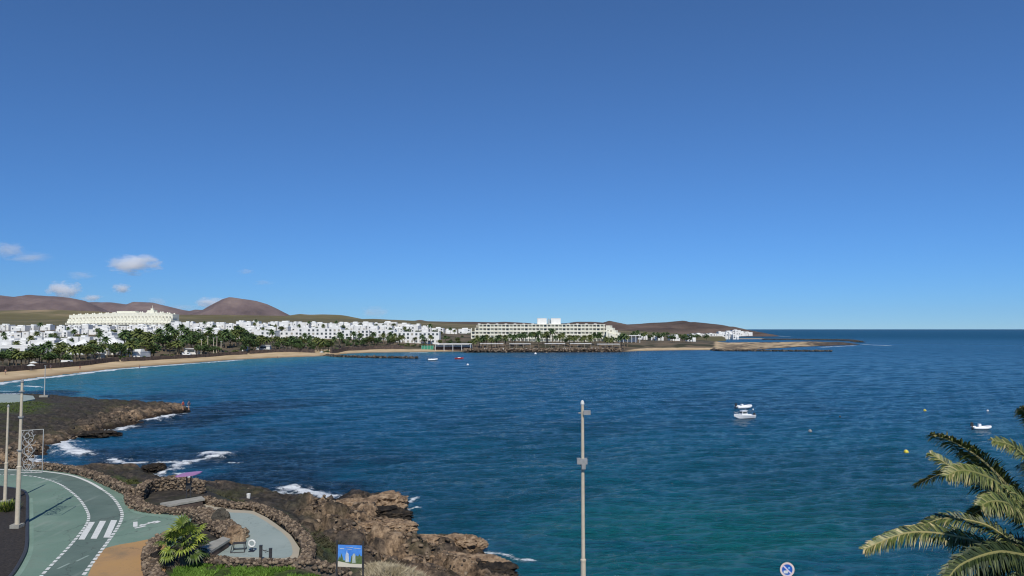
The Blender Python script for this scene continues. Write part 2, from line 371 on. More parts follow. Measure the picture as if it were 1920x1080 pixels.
# plain behind the town, up to the mountains
M['plain'] = mat('dry_plain', (.13, .11, .055), .95, (.27, .20, .12), .004, col3=(.12, .11, .055), detail=8, spec=.1)
us = np.linspace(-500, 1362, 420); ysp = 900*np.exp(np.linspace(0, math.log(9500/900), 150))
Up, Yp = np.meshgrid(us, ysp); Xp = (Up-960)/F*Yp
Zp = 3+(np.interp(Yp, *TAB)-3)*kf(Up)+ss(900, 1300, Yp)*(fbm(Xp/400, Yp/400, 5, 8)-.5)*10
sm = ss(900, 960, Yp); Zp = Zp*sm+far_z(Xp, Yp)*(1-sm)
Zp = Zp*ss(1362, 1355, Up)-1.5*(1-ss(1362, 1355, Up))
tag(link('plain', grid_mesh('plain', np.stack([Xp, Yp, Zp], -1)), mat=M['plain']), kind='structure')
def ridge(name, pts, Y0, wd, m, seed=0, rough=.12, zb=-6, p=1.3, nu=420, ns=90, fall=1.0):
    us = np.linspace(pts[0][0], pts[-1][0], nu); s = np.linspace(-1, 1, ns)
    v = np.interp(us, [a for a, _ in pts], [b for _, b in pts])
    k = np.ones(7)/7; vp = np.pad(v, 3, 'edge'); v = np.convolve(vp, k, 'valid')
    h = np.array([Zat(b, Y0) for b in v])
    Ug, S = np.meshgrid(us, s); Hh = np.tile(h, (ns, 1))
    Y = Y0+S*wd; x = (Ug-960)/F*Y0
    sh = (1-np.abs(S))**p
    gl = ridged(x/(wd*.35), Y/(wd*.9), 5, seed)-.5
    Z = zb+(Hh-zb)*np.clip(sh+gl*rough*9*sh*(1-sh), 0, 1)
    Z = Z+(fbm(x/(wd*.09), Y/(wd*.16), 5, seed+3)-.5)*rough*1.0*(Hh-zb)*np.clip(4*sh*(1-sh)+.1, 0, 1)
    o = link(name, grid_mesh(name, np.stack([x, Y, Z], -1)), mat=m); return tag(o, kind='structure')
M['mount'] = mat('mountain_rock', (.10, .07, .065), .95, (.23, .17, .145), .003, col3=(.155, .11, .10), detail=9, spec=.1, coord='Object')
M['hillbrown'] = mat('brown_hill', (.07, .05, .04), .95, (.17, .12, .09), .008, col3=(.11, .08, .06), detail=9, spec=.1, bump=.3, bscale=.03)
M['hillgreen'] = mat('green_plain', (.12, .10, .045), .95, (.34, .25, .15), .004, col3=(.15, .13, .06), detail=11, spec=.1)
M['headsand'] = mat('far_sand', (.5, .4, .27), .95, (.4, .3, .2), .03, spec=.1)
ridge('mountain', [(-300, 566), (-120, 556), (0, 553), (28, 556), (55, 552), (90, 555), (115, 556), (140, 560), (160, 564), (172, 572), (186, 582), (215, 598)], 6200, 1100, M['mount'], 3, .14)
ridge('mountain', [(120, 575), (165, 566), (205, 566), (238, 570), (250, 565), (285, 567), (320, 575), (345, 581), (385, 587), (420, 600)], 7600, 1200, M['mount'], 13, .13)
ridge('mountain', [(330, 600), (358, 589), (375, 583.5), (398, 570.5), (418, 560), (430, 556.5), (440, 557.5), (460, 560.5), (480, 563.5), (500, 569.5), (520, 579), (540, 589), (565, 602)], 6600, 700, M['mount'], 23, .09, p=1.05)
ridge('mountain', [(330, 592), (350, 584), (366, 580), (385, 581), (410, 590)], 8800, 600, M['mount'], 43, .1)
ridge('hill', [(-350, 583), (0, 582), (100, 580), (180, 583), (260, 590), (420, 590), (480, 591), (548, 592), (560, 588), (585, 590), (605, 589), (640, 590), (665, 595), (690, 600), (740, 606)], 2500, 1300, M['hillgreen'], 53, .05, nu=400)
ridge('hill', [(600, 606), (660, 598), (700, 599), (740, 600), (780, 601), (788, 599), (800, 602), (850, 603), (880, 603), (930, 604), (945, 603), (985, 605), (1010, 607), (1060, 606), (1080, 603), (1110, 603), (1150, 606), (1190, 612)], 2200, 900, M['hillbrown'], 63, .06, nu=400)
ridge('hill', [(1090, 612), (1128, 606), (1142, 601), (1155, 604), (1175, 608), (1200, 607), (1222, 605), (1250, 604), (1268, 602), (1280, 601), (1292, 604), (1300, 603.5), (1325, 606), (1345, 608), (1358, 613), (1366, 620), (1370, 628)], 1950, 560, M['hillbrown'], 73, .2, p=1.0)
ridge('headland', [(1290, 632), (1320, 629.5), (1400, 629), (1440, 630), (1462, 630.5), (1480, 633)], 1500, 190, M['hillbrown'], 83, .1, zb=-2)
ridge('sand_strip', [(1300, 636), (1330, 634.6), (1420, 634.2), (1440, 635)], 1110, 30, M['headsand'], 93, .03, zb=-1)
# ---------------------------------------------------------------- sea
foam_lines = [([(104, 824), (112, 836), (128, 845), (160, 851)], 1.5, 1.15), ([(210, 862), (232, 868), (275, 867)], 1.2, 1), ([(298, 868), (345, 867), (370, 862), (400, 857)], .9, .95),
  ([(385, 853), (415, 854)], 1.0, 1.2), ([(300, 884), (335, 876), (350, 866)], 1.0, .95), ([(310, 900), (345, 895), (340, 886)], 1.3, .9), ([(546, 918), (570, 926), (625, 937)], 1.2, 1.15), ([(500, 921), (535, 926)], .7, .9),
  ([(240, 757), (265, 759)], 1.2, 1.1), ([(290, 763), (352, 762)], 1.1, 1.0), ([(284, 788), (322, 781)], 1.0, 1.1), ([(320, 775), (352, 773)], .9, .95), ([(222, 806), (250, 799)], 1.0, 1.05), ([(165, 818), (205, 812)], .8, .85),
  ([(768, 940), (780, 934)], .4, 1.0), ([(766, 953), (784, 950)], .4, .9), ([(430, 865), (450, 866)], .6, .8), ([(60, 862), (80, 872)], 1.5, .95), ([(910, 1034), (960, 1040), (1000, 1048)], .5, .8),
  ([(-60, 729), (0, 718.5), (60, 711), (130, 703), (215, 692.7), (300, 686)], 2.6, 1.2), ([(300, 686), (400, 678.7), (450, 675)], 3.0, 1.0), ([(38, 725), (66, 727)], 1.2, 1.1), ([(770, 661.2), (800, 660.8)], 2.5, 1.1),
  ([(1618, 646), (1668, 648)], 4, 1.0), ([(1540, 651), (1600, 648)], 4, .9), ([(1450, 630.5), (1472, 630.5)], 30, 1.0), ([(0, 733), (25, 733.5)], .8, .9)]
ymain = 40*np.exp(np.linspace(0, math.log(900/40), 1150)); yout = 900*np.exp(np.linspace(0, math.log(15000/900), 160))[1:]
yr = np.concatenate([ymain, yout]); ur = np.concatenate([np.linspace(-4200, -130, 24), np.linspace(-120, 2040, 1000), np.linspace(2050, 6200, 24)])
Us, Ysx = np.meshgrid(ur, yr); Xs = (Us-960)/F*Ysx
sp = np.gradient(yr)[:, None]
warp = fbm(Xs/9, Ysx/9, 2, 71)*4
Zs = np.zeros_like(Xs)
wr = np.random.default_rng(3)
for i in range(26):
    lam = 1.1*(1.17**i)
    if lam > 45: break
    a = -math.pi/2+.22+wr.normal()*.38 if lam < 9 else -math.pi/2+.55+wr.normal()*.2
    kx, ky = math.cos(a)*2*math.pi/lam, math.sin(a)*2*math.pi/lam
    A = .026*lam**.66 if lam < 9 else .05
    fade = np.clip(lam/(2.2*sp)-1, 0, 1)
    Zs += A*fade*(np.exp(np.sin(kx*Xs+ky*Ysx+wr.uniform(0, 6.28)+warp*1.4*(2/lam+.35))-1)-.5)
gust = .75+.4*fbm(Xs/30, Ysx/22, 3, 91)
inshore = np.ones_like(Xs)
near_rows = (Ysx < 900)
dcoast = np.full(Xs.shape, 500.); dfar = np.full(Xs.shape, 500.)
mk = (Ysx < 210) & (Xs < 60); dcoast[mk] = -sdist(Xs[mk], Ysx[mk], NEAR)
mk = (Ysx > 150) & (Ysx < 905); dfar[mk] = -sdist(Xs[mk], Ysx[mk], FAR)
calm = ss(0, 60, dfar)*.7+.3
Zs *= gust*calm
foam = np.zeros_like(Xs)
for pl, wd, a in foam_lines:
    wl = GP(pl, 0); xx = [p[0] for p in wl]; yy = [p[1] for p in wl]; m_ = wd*4
    mk = (Xs > min(xx)-m_) & (Xs < max(xx)+m_) & (Ysx > min(yy)-m_) & (Ysx < max(yy)+m_)
    if not mk.any(): continue
    dd = ldist(Xs[mk]+(fbm(Xs[mk]/2, Ysx[mk]/2, 2, 5)-.5)*wd*1.6, Ysx[mk], wl)
    v = np.maximum(a*np.exp(-(dd/wd)**2), .62*a*np.exp(-(dd/(wd*2.6))**2) if wd < 2 else 0); foam[mk] = np.maximum(foam[mk], v)
    if a >= 1.1 and wd < 2: Zs[mk] += .35*np.exp(-(dd/(wd*1.3))**2)
foam = np.maximum(foam, .80*np.exp(-(np.maximum(dcoast, 0)/1.7)**2)*ss(.38, .6, fbm(Xs/6, Ysx/6, 2, 14)))
shal = ss(75, 8, dfar)*ss(1100, 500, Us)
teal = ss(98, 52, Ysx)*ss(-12, 10, Xs)*ss(.25, .7, fbm(Xs/22, Ysx/14, 3, 17)+.12)
teal = np.maximum(teal, ss(150, 60, Ysx)*.45*ss(-30, 10, Xs))
teal = np.maximum(teal, .5*ss(34, 4, np.abs(dfar-70))*ss(-60, -150, Xs)*0)
reef = ss(.46, .62, fbm(Xs/16, Ysx/20, 4, 51))*ss(40, 6, dcoast)*.9
reef = np.maximum(reef, ss(.52, .64, fbm(Xs/34, Ysx/44, 4, 57))*ss(300, 120, Ysx)*.28)
def water_material():
    m = bpy.data.materials.new('sea_water'); m.use_nodes = True; t = m.node_tree; L = t.links.new; N = t.nodes.new
    b = t.nodes['Principled BSDF']; b.inputs['Roughness'].default_value = .16; b.inputs['IOR'].default_value = 1.33; b.inputs['Specular IOR Level'].default_value = .25
    geo = N('ShaderNodeNewGeometry')
    def noise(s, d=5, r=.6, st=None):
        n = N('ShaderNodeTexNoise'); n.inputs['Scale'].default_value = s; n.inputs['Detail'].default_value = d; n.inputs['Roughness'].default_value = r
        if st:
            mp = N('ShaderNodeMapping'); mp.inputs['Scale'].default_value = st; mp.inputs['Rotation'].default_value = (0, 0, .25); L(geo.outputs['Position'], mp.inputs[0]); L(mp.outputs[0], n.inputs['Vector'])
        else: L(geo.outputs['Position'], n.inputs['Vector'])
        return n.outputs[0]
    def at(n): a = N('ShaderNodeAttribute'); a.attribute_name = n; return a.outputs['Fac']
    def mixc(f, a, c):
        x = N('ShaderNodeMix'); x.data_type = 'RGBA'; L(f, x.inputs[0])
        for s_, v in ((6, a), (7, c)):
            if isinstance(v, tuple): x.inputs[s_].default_value = (*v, 1)
            else: L(v, x.inputs[s_])
        return x.outputs[2]
    def mr(f, a, b_, c=0, d=1):
        x = N('ShaderNodeMapRange'); x.interpolation_type = 'SMOOTHSTEP'; L(f, x.inputs[0])
        for i, v in enumerate((a, b_, c, d)): x.inputs[i+1].default_value = v
        return x.outputs[0]
    c = mixc(noise(.02, 4), (.005, .060, .122), (.008, .086, .165))
    c = mixc(at('teal'), c, (.004, .108, .115)); c = mixc(at('shal'), c, (.03, .20, .27)); c = mixc(at('reef'), c, (.006, .022, .04))
    # foam
    ad = N('ShaderNodeMath'); ad.operation = 'MULTIPLY_ADD'; L(noise(1.1, 10, .82), ad.inputs[0]); ad.inputs[1].default_value = 2.6; L(at('foam'), ad.inputs[2])
    fm = mr(ad.outputs[0], 1.86, 2.3); 
    c = mixc(fm, c, (.80, .84, .86)); L(c, b.inputs['Base Color'])
    rg = N('ShaderNodeMath'); rg.operation = 'MAXIMUM'; L(mr(fm, 0, 1, .12, .8), rg.inputs[0]); L(at('chop'), rg.inputs[1]); L(rg.outputs[0], b.inputs['Roughness'])
    a2 = N('ShaderNodeMath'); a2.operation = 'ADD'; L(noise(1.7, 7, .66, (1, 1.6, 1)), a2.inputs[0])
    a3 = N('ShaderNodeMath'); a3.operation = 'MULTIPLY'; L(noise(.16, 3, .5, (1, 1.8, 1)), a3.inputs[0]); a3.inputs[1].default_value = .7; L(a3.outputs[0], a2.inputs[1])
    a4 = N('ShaderNodeMath'); a4.operation = 'MULTIPLY_ADD'; L(noise(.62, 4, .6, (.55, 1.9, 1)), a4.inputs[0]); a4.inputs[1].default_value = 1.5; L(a2.outputs[0], a4.inputs[2]); a2 = a4
    bp = N('ShaderNodeBump'); bp.inputs['Strength'].default_value = 1.0; bp.inputs['Distance'].default_value = .55
    L(a2.outputs[0], bp.inputs['Height']); L(bp.outputs[0], b.inputs['Normal'])
    return m
M['sea'] = water_material()
me = grid_mesh('sea', np.stack([Xs, Ysx, Zs], -1), attrs={'foam': foam, 'shal': shal, 'teal': teal, 'reef': reef, 'chop': .12+.14*ss(120, 700, np.hypot(Xs, Ysx))+.24*ss(700, 1800, np.hypot(Xs, Ysx))})
tag(link('sea', me, mat=M['sea']), kind='structure')
# ---------------------------------------------------------------- path, plaza and markings
def sheet(name, pts, z, m, parent=None, kind=None):
    me = bpy.data.meshes.new(name); me.from_pydata([(p[0], p[1], z) for p in pts], [], [tuple(range(len(pts)))]); me.update()
    if me.polygons[0].normal.z < 0: me.flip_normals()
    o = link(name, me, parent, m)
    if kind: o['kind'] = kind
    return o
M['pathgreen'] = mat('green_painted_asphalt', (.13, .205, .155), .85, (.21, .29, .225), .25, col3=(.155, .235, .18), bump=.08, bscale=25, detail=8)
M['orange'] = mat('ochre_painted_asphalt', (.42, .25, .10), .85, (.36, .22, .11), .3, bump=.08, bscale=25)
M['plaza'] = mat('pale_blue_paving', (.31, .36, .33), .85, (.27, .325, .30), .4, bump=.08, bscale=20)
def wear(m, s=1.0):
    t = m.node_tree; N = t.nodes.new; L = t.links.new; b = t.nodes['Principled BSDF']; src = b.inputs['Base Color'].links[0].from_socket
    geo = N('ShaderNodeNewGeometry')
    def ns(sc_, st, d=6):
        mp = N('ShaderNodeMapping'); mp.inputs['Scale'].default_value = st; L(geo.outputs['Position'], mp.inputs[0]); n = N('ShaderNodeTexNoise'); n.inputs['Scale'].default_value = sc_; n.inputs['Detail'].default_value = d; n.inputs['Roughness'].default_value = .7; L(mp.outputs[0], n.inputs['Vector']); return n.outputs[0]
    def lay(fac, lo, hi, col, amt, prev):
        r = N('ShaderNodeMapRange'); L(fac, r.inputs[0]); r.inputs[1].default_value = lo; r.inputs[2].default_value = hi; r.inputs[3].default_value = 0; r.inputs[4].default_value = amt
        x = N('ShaderNodeMix'); x.data_type = 'RGBA'; L(r.outputs[0], x.inputs[0]); L(prev, x.inputs[6]); x.inputs[7].default_value = (*col, 1); return x.outputs[2]
    c = lay(ns(.5, (1, 1, 1)), .52, .72, (.10, .11, .09), .45*s, src)            # stains
    c = lay(ns(.8, (1, .15, 1), 3), .58, .70, (.30, .34, .29), .35*s, c)         # rubbed streaks
    c = lay(ns(9, (1, 1, 1), 2), .62, .75, (.06, .07, .06), .4*s, c)             # grit
    vo = N('ShaderNodeTexVoronoi'); vo.feature = 'DISTANCE_TO_EDGE'; vo.inputs['Scale'].default_value = .16
    nn = N('ShaderNodeTexNoise'); nn.inputs['Scale'].default_value = .8; nn.inputs['Detail'].default_value = 5; L(geo.outputs['Position'], nn.inputs['Vector'])
    va = N('ShaderNodeVectorMath'); va.operation = 'MULTIPLY_ADD'; L(nn.outputs['Color'], va.inputs[0]); va.inputs[1].default_value = (2.2, 2.2, 0); L(geo.outputs['Position'], va.inputs[2]); L(va.outputs[0], vo.inputs['Vector'])
    c = lay(vo.outputs['Distance'], .006, .0, (.05, .055, .05), .55*s, c)        # cracks
    L(c, b.inputs['Base Color'])
for k_ in ('pathgreen', 'orange'): wear(M[k_])
wear(M['plaza'], .6)
path = sheet('path', cat([p[:2] for p in GP(path_px, PATHZ)], 1, True), PATHZ+.004, M['pathgreen'], kind='structure')
sheet('plaza', [p for p in GP(plaza_px, PATHZ)], PATHZ+.002, mat('sand_coloured_paving', (.40, .35, .26), .9, (.36, .33, .26), 1), kind='structure')
ctr = (455, 1002); inner = [(450+(u-455)*(.90 if u > 455 else .97), 1000+(v-1002)*.84) for u, v in plaza_px]
sheet('plaza_surface', GP(inner, PATHZ, 4, True), PATHZ+.010, M['plaza'], kind='structure')
sheet('ochre_path', GP([(160, 1090), (182, 1040), (200, 1027), (225, 1021), (250, 1017), (275, 1012), (298, 1010), (310, 1012), (320, 1040), (300, 1100)], PATHZ), PATHZ+.008, M['orange'], kind='structure')
q = GP([(-60, 739), (30, 739), (62, 742), (66, 748), (40, 753), (0, 754), (-60, 754)], 2.75); n = len(q); mb = MB()
mb.add([(p[0], p[1], 1.6) for p in q]+[(p[0], p[1], 2.75) for p in q], [tuple(range(n, 2*n))]+[(i, (i+1) % n, n+(i+1) % n, n+i) for i in range(n)]); tag(mb.build('sea_promenade', M['plaza']), kind='structure')
LL = [(-60, 889), (0, 890), (50, 892), (85, 898), (112, 908), (138, 926), (155, 944), (166, 966), (163, 982), (150, 1001), (128, 1027), (100, 1056), (66, 1092)]
LR = [(147, 1092), (186, 1038), (208, 1008), (224, 983), (229, 965), (222, 947), (208, 930), (190, 917), (165, 903), (130, 891), (75, 883.5), (20, 881), (-60, 878.5)]
LANE = mat('grey_green_asphalt', (.095, .14, .115), .85, (.135, .185, .155), .3, bump=.08, bscale=25); wear(LANE)
sheet('cycle_lane', [p[:2] for p in GP(LL, PATHZ, 4)]+[p[:2] for p in GP(LR, PATHZ, 4)], PATHZ+.0095, LANE, kind='structure')
def strip(mb, pl, w, z, dash=None):
    P = [Vector(p[:2]) for p in pl]; acc = 0; L_ = [0]
    for a, b in zip(P[:-1], P[1:]): L_.append(L_[-1]+(b-a).length)
    def at_(s):
        i = min(max(np.searchsorted(L_, s)-1, 0), len(P)-2); t = (s-L_[i])/(L_[i+1]-L_[i]+1e-9); d = (P[i+1]-P[i]).normalized()
        return P[i].lerp(P[i+1], t), Vector((-d.y, d.x))
    s = 0; step = .5
    while s < L_[-1]-.01:
        e = min(s+(dash[0] if dash else step), L_[-1]); (a, na), (b, nb) = at_(s), at_(e); h = w/2
        mb.add([(a.x-na.x*h, a.y-na.y*h, z), (b.x-nb.x*h, b.y-nb.y*h, z), (b.x+nb.x*h, b.y+nb.y*h, z), (a.x+na.x*h, a.y+na.y*h, z)], [(0, 1, 2, 3)])
        s = e+(dash[1] if dash else 0)
ZM = PATHZ+.014
EDG = mat('pale_green_edge_paint', (.23, .33, .26), .85, (.15, .235, .18), .45, detail=8)
mb = MB(); strip(mb, GP([(53, 935), (54, 960), (53.5, 1000), (53, 1022), (48, 1044), (30, 1076), (8, 1100)], PATHZ, 5), .5, PATHZ+.007); mb.build('painted_edge', EDG, path)
mb = MB(); strip(mb, GP([(232, 931), (243, 938), (247, 950), (258, 959), (285, 965), (320, 968), (350, 971)], PATHZ, 5), .6, PATHZ+.007); mb.build('painted_edge', EDG, path)
mb = MB(); strip(mb, GP([(-60, 889), (0, 890), (50, 892), (85, 898), (112, 908), (138, 926), (155, 944), (166, 966), (163, 982), (150, 1001), (128, 1027), (100, 1056), (66, 1092)], PATHZ, 6), .17, ZM, (.42, .2)); mb.build('dashed_line', M['whitepaint'], path)
mb = MB(); strip(mb, GP([(190, 917), (208, 930), (222, 947), (229, 965), (224, 983), (208, 1008), (186, 1038), (147, 1092)], PATHZ, 6), .19, ZM, (.42, .2)); mb.build('dashed_line', M['whitepaint'], path)
mb = MB(); strip(mb, GP([(-60, 878.5), (20, 881), (75, 883.5), (130, 891), (165, 903), (190, 917)], PATHZ, 6), .22, ZM); mb.build('edge_line', M['whitepaint'], path)
for q in ([(166.7, 979), (178, 979), (158.3, 1012), (146.9, 1012)], [(187.5, 977), (199, 977), (181.2, 1010.4), (169.8, 1010.4)], [(208.3, 975.6), (219.8, 975.6), (205.2, 1008.3), (193.7, 1008.3)]):
    sheet('crossing_stripe', GP(q, PATHZ), ZM, M['whitepaint'], path)
mb = MB(); zp = lambda a: [(x/4.8, 860+y/4.8) for x, y in a]
for pl, ww in (([(1218, 570), (1218, 615)], .24), ([(1212, 628), (1312, 607)], .22), ([(1306, 600), (1262, 596)], .2), ([(1255, 606), (1330, 588)], .2), ([(1330, 588), (1400, 564)], .17), ([(1330, 578), (1405, 582)], .17), ([(1398, 566), (1432, 572)], .3), ([(1400, 582), (1432, 570)], .2)):
    k = GP(zp(pl), PATHZ)
    strip(mb, k, ww, ZM+.0007*len(mb.f))
mb.build('lane_symbol', M['whitepaint'], path)
mb = MB()
for pl in ([(97, 902), (107, 899)], [(104, 904), (116, 902)], [(108, 1067), (130, 1057)], [(143, 1053), (166, 1042)]): strip(mb, GP(pl, PATHZ), .14, ZM+.0007*len(mb.f))
mb.build('worn_marking', mat('worn_road_paint', (.30, .36, .32), .85, (.2, .28, .23), 5), path)
# kerb of the lava bed
kb = MB(); kp = [p for p in GP([(-30, 911), (0, 914), (38, 920), (50, 929), (51, 950), (50.5, 1000), (50, 1020), (45, 1042), (24, 1078), (0, 1100)], PATHZ, 5)]
for a, b in zip(kp[:-1], kp[1:]):
    a, b = Vector(a), Vector(b); d = b-a; kb.box(((a.x+b.x)/2, (a.y+b.y)/2, PATHZ+.02), (d.length, .16, .2+random.uniform(-.002, .002)), math.atan2(d.y, d.x))
tag(kb.build('kerb', M['dark']), 'low dark kerb edging the lava gravel bed left of the green path', 'kerb')
sheet('lava_gravel', [p[:2] for p in kp]+[(-60, 30), (-60, 60)], PATHZ+.03, mat('black_lava_gravel', (.018, .016, .015), .95, (.06, .05, .042), 6, bump=.6, bscale=30, detail=9), kind='stuff')
bpy.data.objects['lava_gravel']['label'] = 'black lava gravel bed beside the curved green path'; bpy.data.objects['lava_gravel']['category'] = 'gravel'
# ---------------------------------------------------------------- stones
def ico(sub=1):
    import bmesh
    b = bmesh.new(); bmesh.ops.create_icosphere(b, subdivisions=sub, radius=1); b.verts.ensure_lookup_table()
    V = np.array([v.co[:] for v in b.verts]); Fc = np.array([[v.index for v in f.verts] for f in b.faces]); b.free(); return V, Fc
ICO1, ICO2, ICO4 = ico(1), ico(2), ico(5)
def stone_mesh(name, pos, size, seed=0, flat=.7, base=ICO1, jag=.28):
    V, Fc = base; r = np.random.default_rng(seed); n = len(pos); pos = np.asarray(pos, float); size = np.asarray(size, float)
    vv = V[None]*(1+r.uniform(-jag, jag, (n, len(V), 1)))
    sc = size[:, None]*np.stack([r.uniform(.8, 1.3, n), r.uniform(.7, 1.1, n), r.uniform(flat*.8, flat*1.2, n)], -1)
    vv = vv*sc[:, None]; a = r.uniform(0, 6.28, n); c, s = np.cos(a)[:, None], np.sin(a)[:, None]
    x = vv[..., 0]*c-vv[..., 1]*s; y = vv[..., 0]*s+vv[..., 1]*c
    P = np.stack([x, y, vv[..., 2]], -1)+pos[:, None]
    f = (Fc[None]+np.arange(n)[:, None, None]*len(V)).reshape(-1, 3)
    me = bpy.data.meshes.new(name); me.vertices.add(n*len(V)); me.vertices.foreach_set('co', P.reshape(-1).astype(np.float32))
    me.loops.add(f.size); me.loops.foreach_set('vertex_index', f.reshape(-1).astype(np.int32)); me.polygons.add(len(f)); me.polygons.foreach_set('loop_start', np.arange(0, f.size, 3, dtype=np.int32))
    at = me.attributes.new('tone', 'FLOAT', 'POINT'); at.data.foreach_set('value', np.repeat(r.uniform(.36, .64, n), len(V)).astype(np.float32))
    me.update(calc_edges=True); return me
M['stone'] = mat('wall_stone', (.03, .023, .018), .9, (.30, .23, .155), 2, col3=(.13, .095, .065), attr='tone', bump=.5, bscale=8)
M['mortar'] = mat('mortar', (.14, .11, .08), .95, (.16, .13, .10), 3, bump=.4)
M['darkstone'] = mat('dark_lava_stone', (.018, .016, .014), .9, (.15, .12, .09), 2, col3=(.06, .05, .04), attr='tone', bump=.5, bscale=8)
def stone_wall(label, px, w, h, z=PATHZ, seed=0, s0=.125, m='stone', rise=None):
    pl = [Vector(p) for p in GP(px, z, 5)]
    e = empty('stone_wall', tuple(pl[len(pl)//2])); c0 = pl[len(pl)//2]
    core = MB(); r = random.Random(seed); pos = []; sz = []
    n = len(pl); ring = []
    for i, p in enumerate(pl):
        d = (pl[min(i+1, n-1)]-pl[max(i-1, 0)]); d = Vector((d.x, d.y, 0)).normalized(); nn = Vector((-d.y, d.x, 0)); q = p-c0
        hh = h*(rise[0]+(rise[1]-rise[0])*i/(n-1) if rise else 1)
        ring.append([q-nn*w*.46+Vector((0, 0, -.25)), q-nn*w*.42+Vector((0, 0, hh-.07)), q+nn*w*.42+Vector((0, 0, hh-.07)), q+nn*w*.46+Vector((0, 0, -.25))])
    vs = [v for rg in ring for v in rg]; fs = []
    vs = [Vector(v)*1 for v in vs]
    for i in range(n-1):
        for j in range(3): fs.append((i*4+j, i*4+j+1, (i+1)*4+j+1, (i+1)*4+j))
    fs += [(3, 2, 1, 0), ((n-1)*4, (n-1)*4+1, (n-1)*4+2, (n-1)*4+3)]
    core.add(vs, fs); core.build('wall_core', M['mortar'], e)
    for i in range(n-1):
        a, b = pl[i], pl[i+1]; L_ = (b-a).length; d = (b-a).normalized(); nn = Vector((-d.y, d.x, 0))
        hh = h*(rise[0]+(rise[1]-rise[0])*i/(n-1) if rise else 1)
        k = max(1, int(L_/(s0*1.25)*((w+2*hh)/(s0*1.15))))
        for _ in range(k):
            s = r.uniform(0, w+2*hh); t = r.random(); p = a.lerp(b, t)-c0
            if s < hh: o = nn*(-w/2)+Vector((0, 0, s))
            elif s > hh+w: o = nn*(w/2)+Vector((0, 0, s-hh-w))
            else: o = nn*(s-hh-w/2)+Vector((0, 0, hh-.04))
            pos.append(tuple(p+o)); sz.append(s0*r.uniform(.55, 1.1))
    for q, q2 in ((pl[0], pl[1]), (pl[-1], pl[-2])):
        d = (q2-q).normalized(); nn = Vector((-d.y, d.x, 0)); hh = h
        for _ in range(int(w*hh/(s0*s0)*1.6)+4): pos.append(tuple(q-c0+nn*r.uniform(-w/2, w/2)+Vector((0, 0, r.uniform(0, hh)))-d*r.uniform(-.02, .06))); sz.append(s0*r.uniform(.7, 1.2))
    link('stonework', stone_mesh('stonework', pos, sz, seed, .8), e, M[m])
    tag(e, label, 'wall', 'low volcanic stone walls around the path and plaza'); return e
stone_wall('long low stone wall curving along the sea side of the green path', [(20, 877), (75, 879.5), (130, 885.5), (172, 896), (203, 909.5), (228, 921), (246, 930)], .5, .5, seed=1)
stone_wall('broad low stone wall wrapping round the seat nook beside the lane symbol', [(247, 931), (251, 944), (262, 953), (288, 959), (322, 962), (355, 964)], .9, .3, seed=2)
stone_wall('curved back wall of the stone seat nook behind the purple board', [(262, 936), (270, 926), (292, 919), (320, 916), (350, 917), (378, 924)], .5, .8, seed=3)
stone_wall('stone wall running along the seaward edge of the pale blue plaza', [(383, 940), (402, 946), (432, 951), (474, 953), (499, 962), (527, 977), (552, 996), (571, 1017), (579, 1036), (573, 1056)], .6, .32, seed=4)
stone_wall('low front wall between the pale blue plaza and the bright green grass', [(385, 1053), (440, 1060), (500, 1062), (565, 1061), (612, 1068), (650, 1078)], .45, .3, seed=5)
stone_wall('curved stone edging round the fan palm bed beside the ochre path', [(318, 1008), (297, 1018), (284, 1034), (280, 1052), (284, 1074), (300, 1098)], .6, .32, seed=6)
stone_wall('brown stone bank between the fan palm and the pale blue plaza', [(366, 966), (384, 974), (402, 985), (418, 997), (432, 1006), (446, 1012)], 1.2, .5, seed=7)
def boulder(name, u, v, z, sx, sy, sz, m, label, seed=0, parent=None, rz=0, sub=4, jag=.5, fz=1.6, group=None):
    V, Fc = ICO4; V = V.copy(); s = seed*7.3
    n = fbm(V[:, 0]*fz+s+V[:, 2]*.9, V[:, 1]*fz-s+V[:, 2]*.7, 6, seed, .6)-.5
    W_ = V+(fbm(V[:, 0]*4+s, V[:, 1]*4+V[:, 2]*3, 3, seed+2)-.5)[:, None]*.3
    _, e1, c1 = worley(W_[:, 0]*fz*.95+s, W_[:, 1]*fz*.95, W_[:, 2]*fz*1.4+.01, seed); _, e2, c2 = worley(W_[:, 0]*fz*2.6+s, W_[:, 1]*fz*2.6, W_[:, 2]*fz*3.4+.01, seed+20)
    V = V*(1+n*jag*.9+((c1-.5)*.42-.30*ss(.13, 0, e1)+(c2-.5)*.13-.09*ss(.15, 0, e2))*jag*1.3)[:, None]
    V[:, 2] = np.where(V[:, 2] > 0, np.abs(V[:, 2])**.8, V[:, 2])
    V = V*np.array([sx, sy, sz]); c, s_ = math.cos(rz), math.sin(rz)
    P = np.stack([V[:, 0]*c-V[:, 1]*s_, V[:, 0]*s_+V[:, 1]*c, V[:, 2]], -1)
    me = bpy.data.meshes.new(name); me.from_pydata(P.tolist(), [], Fc.tolist()); me.update()
    o = link(name, me, None, m); p = G(u, v, z); o.location = p
    return tag(o, label, 'rock', group)
def rock_mat(name, a, b, c):
    m = mat(name, a, .95, b, 1.6, col3=c, detail=12, bump=1.0, bscale=3.5, spec=.1)
    for n in m.node_tree.nodes:
        if n.type == 'BUMP': n.inputs['Distance'].default_value = .22
        if n.type == 'TEX_NOISE': n.inputs['Roughness'].default_value = .72
    return m
M['tanrock'] = rock_mat('tan_volcanic_rock', (.05, .035, .025), (.50, .37, .24), (.29, .20, .125))
M['greyrock'] = rock_mat('grey_lava_rock', (.05, .045, .04), (.17, .15, .12), (.10, .09, .07))
M['darkrock'] = rock_mat('dark_lava_rock', (.012, .011, .010), (.10, .075, .05), (.035, .03, .025))
